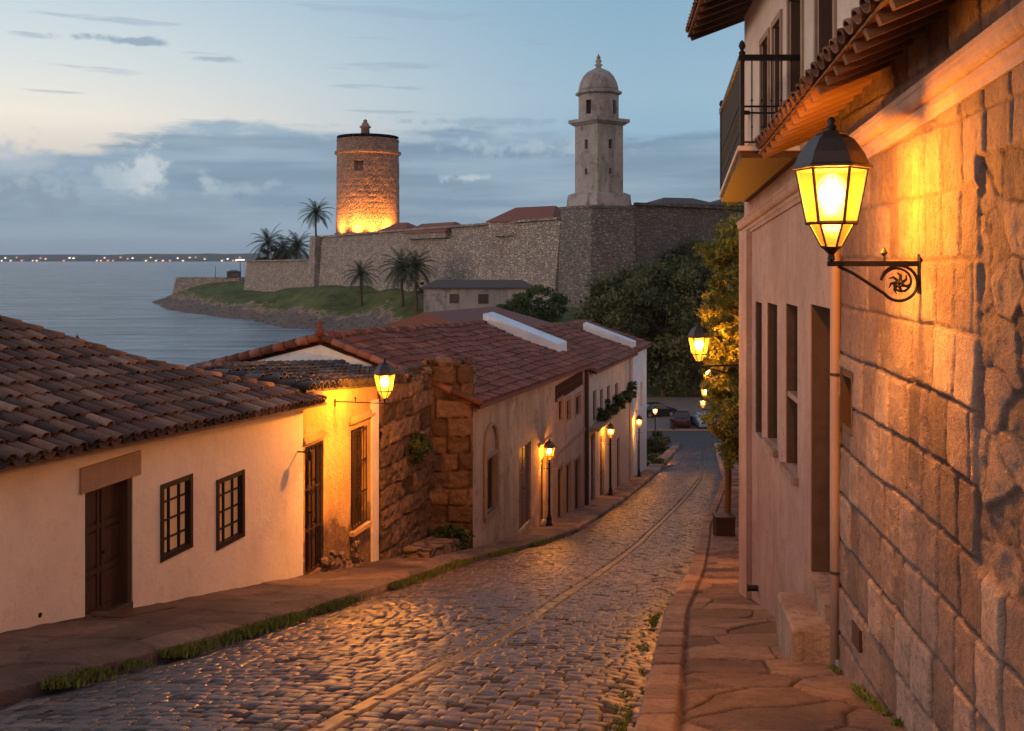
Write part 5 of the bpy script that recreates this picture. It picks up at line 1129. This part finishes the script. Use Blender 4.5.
for k, (a, pw) in enumerate(((R(-100), 12000), (R(-74), 7000), (R(-45), 12000), (R(-135), 7000))):
    p = rc + Vector(((Rr + 2.9) * math.cos(a), (Rr + 2.9) * math.sin(a), 7.3)); t = thing('floodlight', p, 'ground floodlight washing the foot of the round tower in orange', 'floodlight', 'floodlights of the round tower')
    b = MB(); b.box(p + Vector((0, 0, .3)), (.6, .35, .4), rz=a); obj('housing', b, mIron, t)
    l = bpy.data.lights.new('flood', 'SPOT'); l.energy = pw * 2.4; l.color = (1, .34, .05); l.spot_size = R(125); l.spot_blend = 1; l.shadow_soft_size = .4
    lo = bpy.data.objects.new('flood', l); C.objects.link(lo); lo.parent = t; dirv = Vector((-math.cos(a) * .75, -math.sin(a) * .75, 1.0)); lo.rotation_euler = dirv.to_track_quat('-Z', 'Y').to_euler(); lo.location = (0, 0, .6)
# buildings inside the fort
def hiphouse(name, label, cx, cy, w, d, z0, ze, zr, rz=0, mw_=mFort, mr=mTilesR, ridge=.5, wins=()):
    t = thing(name, (cx, cy, z0), label, 'building'); c, s_ = math.cos(rz), math.sin(rz)
    T_ = lambda x, y, z: Vector((cx + x * c - y * s_, cy + x * s_ + y * c, z)); w2, d2 = w / 2, d / 2
    b = MB(); 
    for (A, B) in (((-w2, -d2), (w2, -d2)), ((w2, -d2), (w2, d2)), ((w2, d2), (-w2, d2)), ((-w2, d2), (-w2, -d2))):
        a_, b_ = T_(*A, 0), T_(*B, 0); dd = (b_ - a_).normalized(); nn = Vector((dd.y, -dd.x, 0)); first = A == (-w2, -d2)
        p_ = facade(b, a_, dd, nn, (b_ - a_).length, lambda u: z0, lambda u: ze, list(wins) if first else [], .3)
        if first: pf = p_
    obj('wall', b, mw_, t)
    for q in wins: window(t, pf, *q, q=.15, frame=.12, nu=2, nz=2, proud=.04)
    e = .5; lo = [T_(-w2 - e, -d2 - e, ze - .1), T_(w2 + e, -d2 - e, ze - .1), T_(w2 + e, d2 + e, ze - .1), T_(-w2 - e, d2 + e, ze - .1)]; ra, rb = T_(-w2 * ridge, 0, zr), T_(w2 * ridge, 0, zr)
    b = MB(); b.add([*lo, ra, rb] + [p - Vector((0, 0, .25)) for p in lo], [(0, 1, 5, 4), (1, 2, 5), (2, 3, 4, 5), (3, 0, 4), (0, 6, 7, 1), (1, 7, 8, 2), (2, 8, 9, 3), (3, 9, 6, 0), (9, 8, 7, 6)], .5); obj('roof', b, mr, t); return t
hiphouse('fort_building', 'red roofed barrack behind the fort wall beside the lighthouse', 5.5, 236, 20, 11, 5, 8.6, 11.9, -.75, ridge=.62)
hiphouse('fort_building', 'low red roofed barrack in the middle of the fort wall', -20, 272, 24, 9, 5, 6.8, 9.3, -1.0, ridge=.8)
hiphouse('fort_building', 'small red roof right of the floodlit round tower', -33, 300, 18, 10, 5, 7.0, 10.3, -.9, ridge=.35)
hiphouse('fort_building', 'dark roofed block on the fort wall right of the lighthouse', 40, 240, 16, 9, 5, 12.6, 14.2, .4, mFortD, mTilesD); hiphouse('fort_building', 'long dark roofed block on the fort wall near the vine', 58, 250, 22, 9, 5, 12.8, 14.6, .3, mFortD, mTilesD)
hiphouse('annex_house', 'small grey flat house with three dark windows below the fort wall', -6.4, 193, 20.5, 9, -16, -5.6, -4.4, 0, mLight, mTilesD, .8, wins=[(4.9, 6.6, -8.7, -7.0), (10.3, 12.2, -8.8, -7.0), (17.0, 18.6, -8.7, -7.0)])
# quay on the headland
b = MB(); qp = [(-146, 428), (-116, 424), (-112, 442), (-150, 446)]; b.prism(qp, -19, -8.8, .5, top=[(-144.5, 430), (-116, 426), (-113, 440), (-147, 444)]); tag(obj('quay', b, mFort), 'low dark stone platform at the tip of the headland', 'quay')
t = thing('beacon_hut', (-119, 428, -8.8), 'tiny dark hut at the headland platform', 'hut'); b = MB(); b.box((-119, 428, -7.6), (5, 4, 2.4)); obj('wall', b, mFortD, t); b = MB(); b.prism([(-122, 425.5), (-116, 425.5), (-116, 430.5), (-122, 430.5)], -6.4, -5.6, .5, top=[(-120, 427.5), (-118, 427.5), (-118, 428.5), (-120, 428.5)]); obj('roof', b, mTilesD, t)
b = MB(); b.tube([(-127, 428, -9), (-127, 428, -3.4)], [.18, .1], 6); tag(obj('mast', b, mIronR), 'thin mast standing on the headland platform', 'mast')
t = thing('harbour_lamp', (-118.5, 436, -8.8), 'tall lamp mast with pale light at the fort end', 'lamp'); b = MB(); b.tube([(-118.5, 436, -8.8), (-118.5, 436, -1.4)], [.2, .12], 6); obj('post', b, mIron, t); b = MB(); b.box((-118.5, 436, -1.2), (3.6, .5, .35)); obj('lamp_head', b, fe[2], t)
b = MB(); b.lathe((-103.5, 238, SEA), [(0, -.3), (.5, -.2), (.55, .2), (.35, .5), (.12, .8), (.1, 1.2), (0, 1.25)], 10); tag(obj('buoy', b, mIron), 'small dark buoy floating in the bay above the white house roof', 'buoy')
# palms
def palm(px, pyc, Y, fr, label, th=None, nf=26, group='palms by the fort', droop=1.0, zbase=None):
    c = P(px, pyc, Y); zb_ = zbase if zbase is not None else zt_(c.x, Y); t = thing('palm_tree', (c.x, Y, zb_), label, 'palm tree', group)
    b = MB(); n = 8; pts = [Vector((c.x + .25 * math.sin(k * .9) * (1 - k / n), Y, zb_ - .4 + (c.z - zb_ + .4) * k / n)) for k in range(n + 1)]; b.tube(pts, [.42 - .16 * k / n for k in range(n + 1)], 8); obj('trunk', b, mBark, t)
    f = MB()
    for i in range(nf):
        a = i * 2.399; el = R(75) * (1 - (i / nf)) - R(35) * (i / nf); L = fr * random.uniform(.85, 1.1); p = c.copy(); d = Vector((math.cos(a) * math.cos(el), math.sin(a) * math.cos(el), math.sin(el))); m = 9; sp_ = []
        for k in range(m + 1): sp_.append(p.copy()); p = p + d * (L / m); d.z -= .17 * droop; d.normalize()
        for k in range(m):
            A, B = sp_[k], sp_[k + 1]; ax = (B - A).normalized(); sd_ = ax.cross(Vector((0, 0, 1))).normalized(); wv_ = fr * .20 * math.sin(math.pi * min(1, (k + 1.2) / (m + 1)) ** .8) + .05
            for sgn in (-1, 1):
                for h2 in (0, .5):
                    q = A.lerp(B, h2); tip = q + sd_ * sgn * wv_ + ax * wv_ * .55 - Vector((0, 0, wv_ * .35)); f.add([q, q + ax * L / m * .36, tip], [(0, 1, 2)], random.random() * .8 + .1)
        f.tube(sp_, [.07] + [.04] * (m - 1) + [.01], 4, .5)
    obj('crown', f, mPalm, t); return t
palm(316, 213, 350, 7.5, 'tall slender palm rising above the left end of the fort wall', nf=30, zbase=2)
palm(268, 243, 384, 9, 'leftmost bushy palm on the low end wall', zbase=-5); palm(297, 247, 378, 9.5, 'dense palm between the leftmost palm and the tall one', zbase=-6, nf=32); palm(283, 248, 382, 8, 'short palm squeezed between two palms on the low wall', zbase=-6)
palm(293, 268, 366, 5.0, 'small drooping palm before the low end wall', droop=1.5); palm(361, 274, 282, 6.2, 'single palm on the grass bank left of the twin palms')
palm(402, 268, 255, 7.5, 'larger left palm of the pair on the grass below the fort', nf=32); palm(416, 267, 250, 7.0, 'right palm of the pair on the grass below the fort', nf=30)
bush('shrub', 'dark shrubs over the low end wall of the fort', (-92, 386, 0), (9, 3, 4), 3500, .4, mLeafD, nc=24); bush('shrub', 'dry brown green shrub on the fort wall foot behind the twin palms', (-24, 268, -8.5), (3, 2, 1.5), 1200, .25, mLeafD)
bush('shrub', 'dark scrub against the fort wall right of the bastion', (42, 214, -2), (12, 4, 7), 7000, .45, mLeafD, nc=40)
# ------------------------------------------------------------------ parked cars
carcol = {'dark maroon': (.05, .018, .018), 'black': (.015, .015, .018), 'silver blue': (.25, .33, .42), 'red': (.22, .03, .025)}
mTyre = simple('tyre rubber', (.02, .02, .02), .8); mRim = simple('wheel rim', (.4, .4, .42), .35, .5, .8); mTail = emit('tail light', (1, .06, .03), .04); mHead = simple('headlight glass', (.7, .7, .75), .15, .6)
def car(x, y, z, rz, colr, label):
    t = thing('parked_car', (x, y, z), label, 'car', 'cars parked on the plaza'); c, s_ = math.cos(rz), math.sin(rz)
    Tf = lambda a, b_, h: Vector((x + a * c - b_ * s_, y + a * s_ + b_ * c, z + h))
    m = simple('car paint ' + colr, carcol[colr], .25, .6)
    prof = [(-2.05, .35), (-2.1, .7), (-1.95, .88), (-1.5, .95), (-1.05, 1.38), (-.6, 1.46), (.3, 1.45), (.95, .98), (1.7, .88), (2.05, .72), (2.1, .4), (2.0, .28), (-2.0, .28)]
    n = len(prof); b = MB(); vs = []
    for w, k in ((-.86, 0), (-.78, 1), (.78, 1), (.86, 0)):
        for (a, h) in prof: ww = w * (.80 if h > 1.2 else 1); vs.append(Tf(a, ww, h if k else min(h, .9) if h < 1.2 else h - .05))
    b.add(vs, [(i * n + j, i * n + (j + 1) % n, (i + 1) * n + (j + 1) % n, (i + 1) * n + j) for i in range(3) for j in range(n)] + [tuple(range(n))[::-1], tuple(3 * n + j for j in range(n))], .5); obj('body', b, m, t)
    for (a0, h0, a1, h1, nm) in ((-1.48, .98, -1.06, 1.36, 'rear_window'), (.92, 1.02, .36, 1.42, 'windscreen')):
        o_ = .02 if a0 > 0 else -.02; b = MB(); b.quad(Tf(a0 + o_, -.66, h0 + .02), Tf(a0 + o_, .66, h0 + .02), Tf(a1 + o_, .58, h1 + .02), Tf(a1 + o_, -.58, h1 + .02)); obj(nm, b, mGlassD, t)
    for sg in (-1, 1):
        b = MB(); b.add([Tf(-1.3, sg * .80, .98), Tf(.75, sg * .80, .98), Tf(.3, sg * .71, 1.38), Tf(-.95, sg * .71, 1.38)], [(0, 1, 2, 3)]); obj('side_window', b, mGlassD, t)
        b = MB(); b.box(Tf(-2.07, sg * .62, .72), (.08, .3, .16), rz); obj('tail_light', b, mTail, t); b = MB(); b.box(Tf(2.05, sg * .6, .66), (.1, .3, .14), rz); obj('headlight', b, mHead, t)
        for a in (-1.25, 1.3):
            b = MB(); b.tube([Tf(a, sg * .70, .31), Tf(a, sg * .90, .31)], .31, 16); w_ = obj('tyre', b, mTyre, t); b = MB(); b.tube([Tf(a, sg * .89, .31), Tf(a, sg * .915, .31)], .19, 12); obj('rim', b, mRim, w_)
    return t
car(17.3, 102, -17.19, R(80), 'dark maroon', 'dark maroon parked car, leftmost of the cars at the street end'); car(19.4, 101.3, -17.19, R(95), 'silver blue', 'pale blue parked car right of the maroon one')
car(21.6, 102.2, -17.19, R(88), 'red', 'red parked car partly behind the vine'); car(15.6, 108, -17.19, R(20), 'black', 'black car parked sideways farther back on the plaza')
t = thing('motor_scooter', (16.0, 99.8, -17.19), 'dark scooter parked left of the maroon car', 'scooter')
b = MB(); b.tube([(15.9, 99.2, -16.9), (15.95, 99.6, -16.75), (16.0, 100.2, -16.55), (16.05, 100.5, -16.6)], [.10, .14, .2, .1], 8); b.tube([(15.88, 99.15, -16.9), (15.9, 99.3, -16.25)], .04, 6); b.tube([(15.6, 99.3, -16.22), (16.2, 99.32, -16.22)], .025, 6); b.box((16.0, 100.2, -16.32), (.24, .7, .12), .05); obj('body', b, mIron, t)
for yy_ in (99.15, 100.5): b = MB(); b.tube([(15.9, yy_, -16.95), (16.02, yy_, -16.95)], .24, 14); obj('wheel', b, mTyre, t)

# ------------------------------------------------------------------ evening haze over the bay
hz = MB(); hz.box((0, 3450, 40), (18400, 7700, 121.5 + 0.5))
mh = bpy.data.materials.new('haze'); mh.use_nodes = True; mh.node_tree.nodes.clear()
vo = mh.node_tree.nodes.new('ShaderNodeVolumePrincipled'); vo.inputs['Color'].default_value = (.78, .86, 1, 1); vo.inputs['Density'].default_value = HAZE; vo.inputs['Anisotropy'].default_value = .2
oo = mh.node_tree.nodes.new('ShaderNodeOutputMaterial'); mh.node_tree.links.new(vo.outputs[0], oo.inputs['Volume'])
tag(obj('haze', hz, mh), 'thin blue evening haze lying over the bay', 'haze', kind='stuff')
